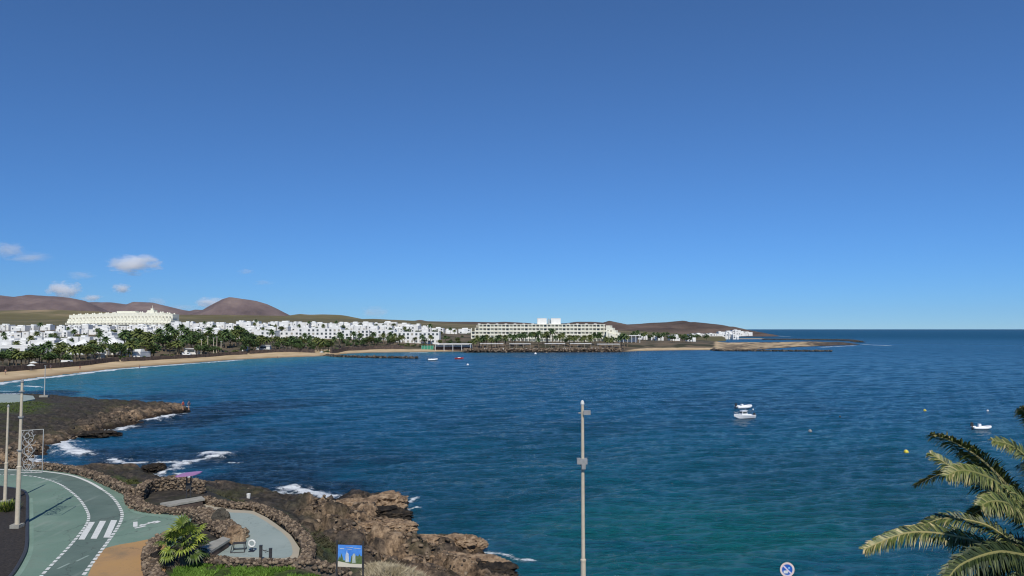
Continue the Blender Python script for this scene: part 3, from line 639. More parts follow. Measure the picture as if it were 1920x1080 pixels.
GR = 'rocks of the foreshore'
boulder('rock', 688, 955, 0.63, 2.29, 1.87, 0.86, M['tanrock'], 'big tan rock standing at the water left of the rounded outermost one', 1, rz=.3, group=GR)
boulder('rock', 722, 950, 0.56, 1.94, 2.21, 1.07, M['tanrock'], 'tallest rounded tan rock jutting into the sea at the point of the foreshore', 2, rz=-.4, group=GR)
boulder('rock', 700, 972, .5, 3.0, 1.6, .9, M['darkrock'], 'dark wet ledge under the tallest rounded tan rock', 3, group=GR)
boulder('rock', 738, 992, 0.56, 1.67, 2.04, 0.66, M['tanrock'], 'round brown rock by the small inlet below the tallest rock', 4, rz=.6, group=GR)
boulder('rock', 700, 995, 0.84, 2.29, 1.36, 0.56, M['tanrock'], 'low pale rock behind the round brown rock on the foreshore', 5, group=GR)
boulder('rock', 800, 1022, 0.63, 2.02, 1.53, 0.56, M['tanrock'], 'flat tan slab of rock left of the cracked double hump', 6, group=GR)
boulder('rock', 858, 1020, 0.49, 1.5, 1.36, 0.56, M['tanrock'], 'cracked double humped tan rock at the water edge', 7, rz=.3, group=GR)
boulder('rock', 880, 1020, 0.35, 1.14, 1.27, 0.46, M['tanrock'], 'pale end hump of rock where the foreshore meets the teal water', 8, group=GR)
boulder('rock', 830, 1048, 0.63, 2.64, 1.27, 0.41, M['tanrock'], 'long creased brown rock in front of the cracked hump', 9, rz=-.3, group=GR)
boulder('rock', 900, 1056, 0.35, 2.02, 1.44, 0.41, M['tanrock'], 'broad brown rock shelf at the bottom of the foreshore', 10, rz=-.2, group=GR)
boulder('rock', 915, 1075, .2, 1.9, 1.6, .6, M['darkrock'], 'dark wet rock shelf nearest the lamp post', 11, group=GR)
boulder('rock', 655, 950, 0.91, 1.5, 1.19, 0.56, M['tanrock'], 'small tan rock inland of the tallest rounded one', 12, group=GR)
boulder('rock', 287, 879, .1, 1.25, 1.8, .55, M['darkrock'], 'black rock in the white surf off the near shore', 13, group=GR)
boulder('rock', 322, 900, .1, 1.5, 1.2, .35, M['darkrock'], 'low black rock in the surf beyond the purple board', 14, group=GR)
boulder('rock', 185, 815, .1, 3.2, 2.6, .55, M['darkrock'], 'low black reef rock off the brown headland', 15, group=GR)
boulder('boulder', 413, 984, 3.6, .62, .45, .95, M['greyrock'], 'smooth upright grey boulder at the inner corner of the plaza', 16, jag=.22, fz=.8)
boulder('boulder', 440, 1014, 3.6, .6, .45, .85, M['tanrock'], 'leaning brown boulder beside the grey bench on the plaza', 17, jag=.25, fz=.9)
boulder('boulder', 303, 1050, 3.6, .62, .5, .55, M['darkrock'], 'dark lava boulder in the fan palm bed', 18, jag=.3, fz=1)
boulder('boulder', 318, 1062, 3.5, .5, .45, .35, M['greyrock'], 'small grey boulder at the foot of the fan palm', 19, jag=.3, fz=1)
# scattered loose stones
r = np.random.default_rng(11)
def scatter(poly, n, zfun=near_z):
    xs_ = [p[0] for p in poly]; ys_ = [p[1] for p in poly]; x = r.uniform(min(xs_), max(xs_), n*3); y = r.uniform(min(ys_), max(ys_), n*3)
    k = sdist(x, y, poly) > 0; return x[k][:n], y[k][:n]
def loose(name, poly, n, s0, s1, m, label, dens=None):
    x, y = scatter(poly, n); z, d, fl = near_z(x, y); k = (fl < .2) & (z > .1) & (fbm(x/3, y/3, 2, 61) > .42)
    x, y, z = x[k], y[k], z[k]; sz = s0+(s1-s0)*r.random(len(x))**3
    o = link(name, stone_mesh(name, np.stack([x, y, z], -1), sz, 5, .7), None, m); tag(o, label, 'stones', kind='stuff')
loose('loose_stones', tan_polys[0], 2200, .05, .24, M['stone'], 'loose brown stones strewn over the rocky foreshore')
loose('loose_stones', tan_polys[1], 2600, .08, .36, M['stone'], 'loose brown stones strewn over the far headland')
loose('lava_stones', NEAR[8:], 5000, .06, .34, M['darkstone'], 'dark lava stones strewn between the walls and the sea')
# grass and dry tufts
def blades(name, poly, n, h0, h1, w, m, label, z0=None, zoff=0, thr=.45, lean=.5):
    x, y = scatter(poly, n); k = fbm(x/1.2, y/1.2, 3, 63) > thr; x, y = x[k], y[k]
    z, _, fl = near_z(x, y); z = z+zoff*ss(-1.5, 1.5, sdist(x, y, poly)); n = len(x)
    h = r.uniform(h0, h1, n); a = r.uniform(0, 6.28, n); lx, ly = r.normal(0, lean, n)*h, r.normal(0, lean, n)*h
    dx, dy = np.cos(a)*w/2, np.sin(a)*w/2
    P = np.stack([np.stack([x-dx, y-dy, z-.03], -1), np.stack([x+dx, y+dy, z-.03], -1), np.stack([x+lx*.5+dx*.7, y+ly*.5+dy*.7, z+h*.6], -1), np.stack([x+lx, y+ly, z+h], -1)], 1)
    me = bpy.data.meshes.new(name); me.from_pydata(P.reshape(-1, 3).tolist(), [], [(4*i, 4*i+1, 4*i+2, 4*i+3) for i in range(n)]); me.update()
    tag(link(name, me, None, m), label, 'grass', kind='stuff')
M['grass'] = mat('bright_grass', (.06, .13, .015), .7, (.15, .26, .04), 1.3, spec=.2)
M['drygrass'] = mat('dry_grass', (.30, .25, .15), .8, (.48, .42, .30), 1.3, spec=.2)
M['scrub'] = mat('low_scrub', (.03, .035, .018), .8, (.09, .085, .045), 1.0, spec=.2)
blades('grass', gr_polys[0][0], 30000, .07, .24, .05, M['grass'], 'bright green grass in front of the stone wall and picture board', thr=.40)
blades('dry_grass', GP([(690, 1048), (740, 1046), (785, 1062), (800, 1085), (700, 1090), (685, 1065)], 3), 9000, .2, .45, .04, M['drygrass'], 'straw coloured dry grass mound right of the picture board', zoff=.85, thr=.2)
blades('low_scrub', GP([(400, 925), (560, 950), (640, 1000), (680, 1050), (590, 1050), (560, 990), (500, 955)], 3), 14000, .1, .3, .07, M['scrub'], 'dull low scrub between the plaza wall and the tan rocks', thr=.47, lean=.9)
blades('olive_grass', gr_polys[1][0], 12000, .06, .2, .06, mat('olive_grass', (.045, .055, .015), .8, (.10, .11, .03), 1), 'olive grass on the slope beyond the curving wall', thr=.45, lean=.9)
blades('headland_grass', gr_polys[2][0], 7000, .06, .18, .10, mat('dull_grass', (.05, .08, .015), .8, (.10, .13, .03), 1), 'green grass patch beside the sea promenade on the headland', thr=.42, lean=.9)
# ---------------------------------------------------------------- lamp posts
def lamp_post(u, vb, z, H, r0, label, arm=0, lower=.35, plinth=True, mid=True, base=None):
    p = base or G(u, vb, z); e = empty('lamp_post', p)
    b = MB(); b.tube([(0, 0, 0), (0, 0, H*lower)], [r0*1.15, r0*1.05], 12, False); b.tube([(0, 0, H*lower), (0, 0, H)], [r0*.82, r0*.62], 12, False); b.build('pole', M['postcream'], e, True)
    b = MB(); b.lathe([(r0*1.2, 0), (r0*1.2, .06), (r0*.85, .1)], 12, (0, 0, H*lower-.05)); b.build('collar', M['postcream'], e)
    if plinth: b = MB(); b.box((0, 0, .12), (.55, .55, .24)); b.build('plinth', M['concrete'], e)
    if mid:
        b = MB(); b.box((-.03, -.02, H*mid), (.42, .3, .22)); b.box((.02, -.14, H*mid-.2), (.16, .14, .2)); b.lathe([(r0*1.5, 0), (r0*1.5, .1)], 10, (0, 0, H*mid-.16)); b.build('junction_box', M['grey'], e)
    return e
post = lamp_post(0, 0, 3.4, 8.95, .10, 'tall cream lamp post rising against the open sea in the centre right', mid=.745, lower=.30, base=(X(1093, 31, 8), 31, 3.4), plinth=True)
b = MB(); b.box((.17, -.05, 8.65), (.3, .22, .17)); b.tube([(-.16, 0, 8.62), (.1, 0, 8.62)], .035, 6); b.build('floodlight', M['grey'], post)
b = MB(); b.lathe([(.07, 0), (.085, .05), (.06, .16), (.02, .2)], 10, (0, 0, 8.95)); b.build('cap', M['whitepaint'], post)
p1 = lamp_post(32, 990, PATHZ, 8.7, .12, 'cream lamp post on a square plinth in the lava bed holding the light decoration', mid=0, lower=.42)
b = MB(); b.lathe([(.07, 0), (.1, .06), (.07, .2), (.02, .24)], 10, (0, 0, 8.68)); b.build('cap', M['grey'], p1)
for zz in (8.15, 6.6, 4.6): b = MB(); b.lathe([(.16, 0), (.16, .08)], 10, (0, 0, zz)); b.build('clamp', M['grey'], p1)
p2 = lamp_post(9, 945, PATHZ, 6.6, .10, 'second cream lamp post at the left edge behind the small shrub', mid=0, lower=.42)
b = MB(); b.lathe([(.06, 0), (.09, .06), (.02, .2)], 10, (0, 0, 6.58)); b.build('cap', M['grey'], p2)
# light decoration hung on the post
b0 = G(35, 884, 0); Y1 = p1.location.y-.02
e = empty('light_decoration', (X(36.5, Y1, 6), Y1, Zat(886, Y1)))
W1, H1 = 41/F*Y1, 77/F*Y1
b = MB(); b.tube([(0, 0, 0), (W1, 0, 0)], .022, 5); b.tube([(0, 0, H1), (W1, 0, H1-.0+.08)], .022, 5); b.tube([(W1, 0, 0), (W1, 0, H1+.08)], .026, 5); b.tube([(.02, 0, 0), (.02, 0, H1)], .018, 5)
b.build('frame', M['steel'], e)
b = MB()
def scroll(cx, cz, R0, turns, a0, sx=1, r_=.016):
    b.tube([(cx+sx*R0*(1-.8*t)*math.cos(a0+turns*6.28*t), 0, cz+R0*(1-.8*t)*math.sin(a0+turns*6.28*t)) for t in np.linspace(0, 1, 22)], r_, 4)
for k in range(5):
    zc = .25+k*.5
    scroll(.35, zc, .3, 1.1, .5*k, 1); scroll(.62, zc+.15, .26, 1.1, 2+.4*k, -1)
for sgn in (1, -1): b.tube([(.48+sgn*.27*math.sin(t*9), 0, .1+t*(H1-.2)) for t in np.linspace(0, 1, 60)], .018, 4)
for k in range(26):
    x0, z0 = random.uniform(.3, W1-.1), random.uniform(.05, .5); b.tube([(x0, 0, z0), (x0+random.uniform(-.15, .15), 0, z0+random.uniform(-.15, .15))], .012, 3)
b.build('scrollwork', M['steel'], e)
tag(e, 'pale wire scroll light decoration framed on the side of the lamp post', 'light decoration')
tag(post, 'tall cream lamp post rising against the open sea right of centre', 'lamp post', 'cream lamp posts'); tag(p1, p1.get('label') or 'cream lamp post on a square plinth in the lava bed holding the light decoration', 'lamp post', 'cream lamp posts'); tag(p2, 'second cream lamp post at the left edge behind the small shrub', 'lamp post', 'cream lamp posts')
# thin mast on the headland
p = G(83, 746, 2.4); p = (p[0], p[1], ground_at(p[0], p[1])-.05); e = empty('mast', p); b = MB(); b.tube([(0, 0, 0), (0, 0, 5.9)], [.11, .06], 8); b.build('pole', M['steel'], e)
b = MB(); b.box((0, 0, .2), (1.5, .9, .4), .2); b.build('base', M['concrete'], e); b = MB(); b.box((0, 0, 5.95), (.35, .2, .12)); b.build('lamp_head', M['grey'], e)
tag(e, 'thin pale mast standing on the headland before the beach', 'mast')
# ---------------------------------------------------------------- furniture on the plaza
p = G(353, 946, PATHZ); e = empty('purple_shelter', p)
for dx in (-.14, .14):
    b = MB(); b.box((dx, 0, 1.0), (.07, .07, 2.0)); b.build('leg', M['dark'], e)
b = MB(); b.box((0, 0, 1.25), (.36, .05, .35)); b.build('panel', M['dark'], e)
b = MB(); n = 12
vs = [(math.copysign(abs(math.cos(t))**.6, math.cos(t))*.78, math.copysign(abs(math.sin(t))**.6, math.sin(t))*.75, 0) for t in np.linspace(0, 6.28, n, False)]
b.add([(x, y, 2.05+x*.10-.03) for x, y, _ in vs]+[(x, y, 2.05+x*.10+.03) for x, y, _ in vs], [tuple(range(n))[::-1], tuple(range(n, 2*n))]+[(i, (i+1) % n, n+(i+1) % n, n+i) for i in range(n)])
b.build('roof_board', M['purple'], e); b = MB(); b.box((0, 0, .03), (.5, .4, .06)); b.build('base', M['dark'], e)
tag(e, 'small shelter with tilted purple board on two dark posts by the seat nook', 'shelter')
def bench(px, label, h=.45):
    q = [Vector(p) for p in GP(px, PATHZ+h)]; c = sum(q, Vector())/4; e = empty('bench', (c.x, c.y, PATHZ))
    def slab(name, s, z0, z1, m):
        b = MB(); b.add([((p.x-c.x)*s, (p.y-c.y)*s, z0) for p in q]+[((p.x-c.x)*s, (p.y-c.y)*s, z1) for p in q], [(3, 2, 1, 0), (4, 5, 6, 7), (0, 1, 5, 4), (1, 2, 6, 5), (2, 3, 7, 6), (3, 0, 4, 7)]); b.build(name, m, e)
    slab('seat', 1, h-.12, h, M['concrete']); slab('plinth', .9, -.02, h-.12, M['lava_wall']); tag(e, label, 'bench', 'concrete benches')
bench([(300, 943), (378, 930), (384, 935), (318, 947)], 'long grey concrete bench inside the curved stone nook')
bench([(368, 1030), (418, 1006), (432, 1010), (384, 1040)], 'wide grey concrete bench beside the fan palm')
# rocking seat frame, ring rider and post set
p = G(448, 1033, PATHZ); e = empty('play_bench', p, .15)
b = MB()
for sx in (-.33, .33): b.tube([(sx, .25, .02), (sx*.9, .2, .42), (sx*.9, -.22, .40), (sx*1.1, -.38, .02)], .028, 6)
b.tube([(-.33, .25, .03), (.33, .25, .03)], .025, 6); b.tube([(-.36, -.38, .03), (.36, -.38, .03)], .025, 6); b.build('frame', M['dark'], e)
b = MB()
for k in range(3): b.box((0, -.15+k*.13, .43), (.62, .06, .03))
b.build('seat', M['dark'], e); tag(e, 'small black framed play bench on the pale blue plaza', 'bench')
p = G(472, 1034, PATHZ); e = empty('spring_rider', p)
b = MB(); b.tube([(.06*math.cos(t), .06*math.sin(t), t*.0125) for t in np.linspace(0, 22, 60)], .012, 5); b.build('spring', M['black'], e)
b = MB(); b.tube([(.17*math.cos(t), 0, .42+.17*math.sin(t)) for t in np.linspace(0, 6.28, 20)], .055, 6, False); b.build('ring', M['whitepaint'], e, True)
b = MB(); b.box((0, 0, .015), (.3, .3, .03)); b.build('base', M['black'], e); tag(e, 'white ring shaped spring rider on the pale blue plaza', 'play rider')
p = G(497, 1055, PATHZ); e = empty('exercise_posts', p)
for dx, h in ((-.23, .85), (.27, .70)): b = MB(); b.box((dx, 0, h/2), (.13, .13, h)); b.box((dx, 0, h+.015), (.15, .15, .03)); b.build('post', M['dark'], e)
b = MB(); b.tube([(-.17, 0, .66), (-.02, 0, .60), (0, 0, .52), (.1, 0, .56), (.21, 0, .60)], .02, 5); b.tube([(-.1, 0, .60), (.1, 0, .64)], .018, 5); b.build('crossbar', M['black'], e); tag(e, 'pair of dark posts with a bent crossbar at the plaza front wall', 'exercise posts')
p = G(466, 928, 2.6); e = empty('waste_bin', (p[0], p[1], ground_at(p[0], p[1])-.03)); b = MB(); b.lathe([(.13, 0), (.15, .3), (.16, .32)], 10); b.build('body', M['whitepaint'], e); b = MB(); b.lathe([(.17, .33), (.15, .37), (.04, .40)], 10); b.build('lid', M['whitepaint'], e)
tag(e, 'small white bin alone on the dark slope above the sea', 'bin')
# picture board
Yb = 33.0; zt, zb_ = Zat(1021, Yb), Zat(1064, Yb); xl, xr = X(631, Yb, zt), X(682, Yb, zt); cx = (xl+xr)/2
gz = 3.4; e = empty('picture_board', (cx, Yb, gz), -.12); hw = (xr-xl)/2; pb = zb_-gz; pt = zt-gz
for s in (-1, 1): b = MB(); b.box((s*hw, 0, (pt+.1)/2), (.06, .06, pt+.1+.1)); b.build('post', M['dark'], e)
b = MB(); b.box((0, .01, (pb+pt)/2), (hw*2-.06, .04, pt-pb)); b.build('backing', M['dark'], e)
def pan(name, pts, m, k):
    bb = MB(); bb.add([((x-.5)*(hw*2-.1), -.0125-k*.002, pb+.02+y*(pt-pb-.04)) for x, y in pts], [tuple(range(len(pts)))]); o = bb.build(name, m, pic if k else e); return o
pic = None
pic = pan('picture', [(0, 0), (1, 0), (1, 1), (0, 1)], mat('printed_blue_sky', (.05, .20, .62), .5, (.12, .34, .75), 3, coord='Generated'), 0)
pan('picture_wall', [(0, .0), (1, .0), (1, .16), (.55, .17), (0, .28)], mat('printed_cream_wall', (.62, .56, .44), .6), 1)
pan('picture_trees', [(0, .25), (.05, .5), (.1, .38), (.14, .62), (.2, .45), (.24, .3), (.3, .3), (.33, .48), (.38, .3), (.52, .22), (.56, .5), (.62, .56), (.7, .42), (.76, .55), (.84, .5), (.9, .6), (.96, .5), (1, .55), (1, .16), (.5, .16), (0, .26)], mat('printed_trees', (.05, .10, .03), .6, (.16, .2, .08), 9), 2)
pan('picture_tower', [(.32, .22), (.32, .55), (.36, .66), (.375, .78), (.39, .66), (.45, .6), (.47, .22)], mat('printed_tower', (.62, .66, .7), .6, (.4, .45, .5), 8), 3)
pan('picture_tower', [(.60, .2), (.60, .5), (.64, .62), (.72, .62), (.74, .2)], mat('printed_pale_tower', (.50, .56, .6), .6, (.35, .4, .3), 8), 4)
b = MB()
for x0, x1, y0, y1 in ((.08, .26, .82, .845), (.32, .62, .90, .915), (.66, .95, .86, .875), (.4, .6, .8, .812)): b.add([((x-.5)*(hw*2-.1), -.0235, pb+.02+y*(pt-pb-.04)) for x, y in ((x0, y0), (x1, y0-.01), (x1, y1-.01), (x0, y1))], [(0, 1, 2, 3)])
b.build('printed_lines', M['whitepaint'], pic)
tag(e, 'framed picture board with blue sky and pale towers on two dark posts', 'picture board')
# no parking sign
Ys = 31; zs = Zat(1068, Ys); e = empty('no_parking_sign', (X(1476, Ys, zs), Ys, 3.3)); hz = zs-3.3
b = MB(); b.tube([(0, .05, -.2), (0, .05, hz+.2)], .03, 8); b.build('pole', M['steel'], e)
def disc(name, r0, r1, y, m, n=32):
    b = MB(); vs = []; fs = []
    for j in range(n):
        t = 2*math.pi*j/n; vs += [(r0*math.cos(t), y, hz+r0*math.sin(t)), (r1*math.cos(t), y, hz+r1*math.sin(t)), (r0*math.cos(t), y+.006, hz+r0*math.sin(t)), (r1*math.cos(t), y+.006, hz+r1*math.sin(t))]
    for j in range(n):
        a, c = 4*j, 4*((j+1) % n); fs += [(a, c, c+1, a+1), (a+2, a+3, c+3, c+2), (a+1, c+1, c+3, a+3), (a, a+2, c+2, c)]
    b.add(vs, fs); return b.build(name, m, e)
disc('rim', .0, .305, 0, M['dark']); disc('blue_face', 0, .24, -.004, M['blue']); disc('faded_ring', .215, .295, -.009, mat('faded_red_ring', (.72, .52, .46), .5, (.66, .60, .56), 5))
b = MB(); b.add([(x, -.007, hz+z) for x, z in ((-.15, -.15), (.03, -.15), (.03, -.05), (-.03, -.03), (-.15, -.04))], [(0, 1, 2, 3, 4)]); b.build('white_pictogram', M['whitepaint'], e)
b = MB(); b.add([(x, -.007, hz+z) for x, z in ((.04, .04), (.10, .04), (.11, .09), (.05, .10))], [(0, 1, 2, 3)]); b.build('pale_mark', mat('pale_blue_mark', (.35, .65, .8), .5), e)
b = MB(); a = R_(-45)
b.add([(x*math.cos(a)-y*math.sin(a), -.013, hz+x*math.sin(a)+y*math.cos(a)) for x, y in ((-.23, -.03), (.23, -.03), (.23, .03), (-.23, .03))], [(0, 1, 2, 3)]); b.build('diagonal_bar', mat('faded_bar', (.58, .50, .66), .5, (.6, .55, .6), 5), e)
tag(e, 'round blue no parking sign with faded ring, diagonal bar and white pictogram', 'road sign')
# ---------------------------------------------------------------- fan palm in the bed
def fan_leaf(mb, o, az, el, L_, R0, r):
    d = Vector((math.cos(az)*math.cos(el), math.sin(az)*math.cos(el), math.sin(el))); side = Vector((-math.sin(az), math.cos(az), 0)); up = side.cross(d)*-1
    if up.z < 0: up = -up
    h = o+d*L_; mb.ci = .35; mb.tube([o, o+d*L_*.5+Vector((0, 0, .04)), h], [.022, .016, .012], 4)
    n = 15; g = r.uniform(.33, .66); roll = r.uniform(-.6, .6); s2 = (side*math.cos(roll)+up*math.sin(roll)).normalized(); u2 = d.cross(s2); u2 = u2 if u2.z > 0 else -u2
    for k in range(n):
        t = (k/(n-1)-.5)*R_(250); dd = d*math.cos(t)+s2*math.sin(t); ln = R0*(1-.22*abs(t)/2)*r.uniform(.85, 1.08); pp = dd.cross(u2).normalized()
        w_ = .06*R0/.65; mb.ci = min(.72, max(.3, g+r.uniform(-.05, .1))); m1 = h+dd*ln*.55+u2*.06; tip = h+dd*ln-u2*.03+Vector((0, 0, -ln*.16))
        mb.add([h-pp*.01, m1-pp*w_+u2*.012, m1-u2*.012, m1+pp*w_+u2*.012, tip], [(0, 2, 1), (0, 3, 2), (1, 2, 4), (2, 3, 4)])
M['fan'] = mat('fan_palm_leaf', (.018, .035, .008), .5, (.30, .34, .05), 3, col3=(.09, .135, .02), attr='tone', spec=.4)
p = G(344, 1062, PATHZ-.05); e = empty('fan_palm', p); r2 = random.Random(4)
b = MB(); b.tube([(0, 0, -.1), (0, 0, .3), (.02, 0, .7), (.03, 0, 1.0)], [.30, .27, .22, .16], 12)
for k in range(60):
    a, zz = k*2.4, .05+k*.015; b.box((.25*math.cos(a)*(1-.3*zz), .25*math.sin(a)*(1-.3*zz), zz), (.12, .10, .14), a, .6)
b.build('trunk', M['bark'], e)
b = MB()
for k in range(30):
    t = k/30; el = math.asin(max(-.6, .99-1.55*t))+r2.uniform(-.15, .15); fan_leaf(b, Vector((0, 0, 1.15-.1*t)), k*2.399+r2.uniform(-.3, .3), el, r2.uniform(.65, 1.0), r2.uniform(.5, .68), r2)
b.build('crown', M['fan'], e, attr='tone'); tag(e, 'bushy green fan palm in the stone edged bed beside the ochre path', 'palm')
# small spiky shrub at the left edge
p = G(12, 958, PATHZ); e = empty('shrub', p); b = MB()
for k in range(420):
    a, rr = random.uniform(0, 6.28), random.random()**.5*.75; q = Vector((rr*math.cos(a), rr*math.sin(a), random.uniform(0, .55)*(1-rr*.6))); d = Vector((math.cos(a)*rr, math.sin(a)*rr, .7)).normalized()*random.uniform(.2, .42); s = Vector((-math.sin(a), math.cos(a), 0))*.035
    b.ci = random.uniform(.3, .7); b.add([q-s, q+s, q+d], [(0, 1, 2)])
b.build('foliage', M['fan'], e, attr='tone'); b = MB()
for k in range(6): b.tube([(0, 0, -.05), (.2*math.cos(k), .2*math.sin(k), .4)], .02, 4)
b.build('stems', M['bark'], e); tag(e, 'small spiky green shrub on the lava bed by the left lamp post', 'shrub')
# ---------------------------------------------------------------- large date palm at the right
M['frond'] = mat('date_palm_leaflet', (.022, .036, .010), .5, (.56, .43, .22), 3, col3=(.125, .15, .034), attr='tone', spec=.35)
Yc = 13.0; cz = Zat(1000, Yc); cx = X(1985, Yc, cz)
e = empty('date_palm', (cx, Yc, 3.4)); hc = cz-3.4; r3 = random.Random(9)
b = MB(); b.tube([(0, 0, -.2)]+[(.03*math.sin(i), .03*math.cos(i*2), hc*i/10-.25) for i in range(1, 11)], [.42]+[.30]*8+[.36, .30], 14)
for k in range(260):
    a, zz = k*2.399, .1+k*(hc-.5)/260; b.box((.33*math.cos(a), .33*math.sin(a), zz), (.14, .2, .1), a, .7)
b.build('trunk', M['bark'], e)
def frond(name, pts, ll, dry, seed, droop=.32, tone=0):
    r = random.Random(seed); P = [Vector(q) for q in cat(pts, 14)]; n = len(P); b = MB(); b.ci = .5+.1*dry
    b.tube(P[::2], list(np.linspace(.035, .006, len(P[::2]))), 5)
    tot = sum((P[i+1]-P[i]).length for i in range(n-1)); nl = int(tot/.017)
    flip = 1 if seed % 3 else -1
    for k in range(nl):
        t = .10+.90*k/nl; x = t*(n-1); i = min(int(x), n-2); o = P[i].lerp(P[i+1], x-i); d = (P[i+1]-P[i]).normalized()
        side = d.cross(Vector((0, 0, 1))); side = side.normalized() if side.length > .01 else Vector((1, 0, 0)); up = side.cross(d).normalized()
        env = math.sin(math.pi*min(1, (t*.82+.14)))**.6
        for s in (-1, 1):
            L_ = ll*.98*env*r.uniform(.8, 1.1); fwd = .45+.5*t
            dr = (side*s*r.uniform(.45, .8)+d*fwd+up*(s*flip*r.uniform(.35, .8)+r.uniform(-.3, .4))).normalized()
            m1 = o+dr*L_*.5; tip = o+dr*L_*.93+Vector((0, 0, -droop*L_*r.uniform(.5, 1.2)))
            wv = d.cross(dr).cross(dr).normalized()*.0125 + up*.003
            g = min(.55, max(.3, .40+tone+r.uniform(-.10, .12))); tip_t = min(.72, g+.02+dry*r.uniform(-.1, .34)*(.1+t)); base_t = min(.66, g-.04+max(0, dry*(t-.6))*.6)
            bi = len(b.v); b.add([o-wv*.6, o+wv*.6, m1+wv, tip, m1-wv], [(0, 1, 2, 4), (4, 2, 3)])
            b.c[bi:bi+5] = [base_t, base_t, (base_t*1.3+tip_t*.7)/2, tip_t, (base_t*1.3+tip_t*.7)/2]
    return b.build(name, M['frond'], e, attr='tone')
def FP(u, v, y): z = Zat(v, y); return (X(u, y, z)-cx, y-Yc, z-3.4)
C0 = (0, 0, hc-.1)
FR = [([C0, FP(1925, 950, 12.8), FP(1850, 870, 12.6), FP(1790, 830, 12.5), FP(1745, 815, 12.4)], .34, .8, .0),
 ([C0, FP(1930, 980, 13.6), FP(1860, 925, 13.8), FP(1790, 880, 14), FP(1745, 850, 14.2)], .36, .7, -.02),
 ([C0, FP(1920, 960, 12.2), FP(1870, 905, 11.9), FP(1810, 882, 11.7), FP(1775, 892, 11.6)], .33, .35, .05),
 ([C0, FP(1930, 970, 14), FP(1850, 905, 14.6), FP(1780, 885, 15), FP(1716, 910, 15.2)], .33, .6, -.10),
 ([C0, FP(1915, 1050, 12.6), FP(1820, 1012, 12.2), FP(1710, 998, 12), FP(1620, 1030, 11.9)], .34, .8, .0),
 ([C0, FP(1920, 1030, 13.3), FP(1850, 985, 13.5), FP(1770, 972, 13.6), FP(1714, 995, 13.7)], .32, .65, .0),
 ([C0, FP(1925, 1060, 13.4), FP(1860, 1025, 13.8), FP(1800, 1020, 14), FP(1740, 1010, 14.1)], .35, .6, -.09),
 ([C0, FP(1920, 970, 11.9), FP(1890, 945, 11.6), FP(1860, 940, 11.4), FP(1840, 948, 11.3)], .33, .35, .05),
 ([C0, FP(1960, 920, 13), FP(1925, 860, 13), FP(1895, 835, 13), FP(1862, 826, 13)], .32, .35, .03),
 ([C0, FP(1975, 900, 12.5), FP(1955, 820, 12.3), FP(1930, 780, 12.2), FP(1912, 766, 12.1)], .3, .7, .0),
 ([C0, FP(1935, 1040, 12.2), FP(1870, 1035, 11.6), FP(1800, 1060, 11.2), FP(1770, 1100, 11)], .34, .5, -.10),
 ([C0, FP(1940, 1040, 13.2), FP(1890, 1050, 13), FP(1850, 1075, 12.7), FP(1830, 1120, 12.5)], .36, .5, -.11)]
FR += [([C0, FP(1940, 1040, 13.2), FP(1900, 1045, 13), FP(1865, 1065, 12.7), FP(1850, 1110, 12.5)], .34, .5, -.09),
 ([C0, FP(1935, 1025, 13.6), FP(1890, 1015, 14), FP(1850, 1030, 14.2), FP(1822, 1060, 14.3)], .33, .5, -.08),
 ([C0, FP(1945, 975, 12.6), FP(1910, 930, 12.4), FP(1885, 925, 12.2), FP(1868, 935, 12.1)], .32, .4, .02),
 ([C0, FP(1930, 965, 13.4), FP(1880, 905, 13.5), FP(1830, 868, 13.6), FP(1800, 850, 13.7)], .33, .6, -.03),
 ([C0, FP(1960, 1070, 12.4), FP(1925, 1085, 12), FP(1880, 1120, 11.7), FP(1860, 1160, 11.5)], .34, .5, -.08)]
for i, (pts, ll, dry_, tn) in enumerate(FR): frond('frond', pts, ll, dry_, i, tone=tn)
for k in range(14):
    az = R_(-80+k*13); el = R_(60-5*(k*7 % 14)); L_ = 3.0
    d = Vector((math.cos(az)*math.cos(el), math.sin(az)*math.cos(el), math.sin(el)))
    pts = [C0]+[tuple(Vector(C0)+d*L_*t+Vector((0, 0, -1.6*t*t))) for t in (.35, .7, 1)]
    frond('frond', pts, .36, .5, 50+k, tone=-.03)
tag(e, 'large date palm with browned frond tips at the right edge', 'palm')
# ---------------------------------------------------------------- boats and buoys
def hull(L_, B, D, bowrise=.25, n=14, flare=1.0):
    vs = []; fs = []
    for i in range(n):
        t = i/(n-1); x = (t-.5)*L_; hb = B/2*(1-max(0, (t-.45)/.55)**2.4)*(.88+.12*min(1, t*4)); hb = max(hb, .015)
        zd = D+bowrise*t*t; kz = -.25*D+max(0, (t-.75)/.25)**2*D*.9
        vs += [(x, 0, kz), (x, hb*.72, kz+.18*D), (x, hb, zd-.25*D), (x, hb*1.02*flare, zd), (x, hb*.86, zd), (x, hb*.82, zd-.10), (x, -hb*.82, zd-.10), (x, -hb*.86, zd), (x, -hb*1.02*flare, zd), (x, -hb, zd-.25*D), (x, -hb*.72, kz+.18*D)]
    for i in range(n-1):
        for j in range(11): a, c = i*11+j, i*11+(j+1) % 11; fs.append((a, c, c+11, a+11))
    fs += [tuple(range(11))[::-1], tuple((n-1)*11+j for j in range(11))]
    return vs, fs
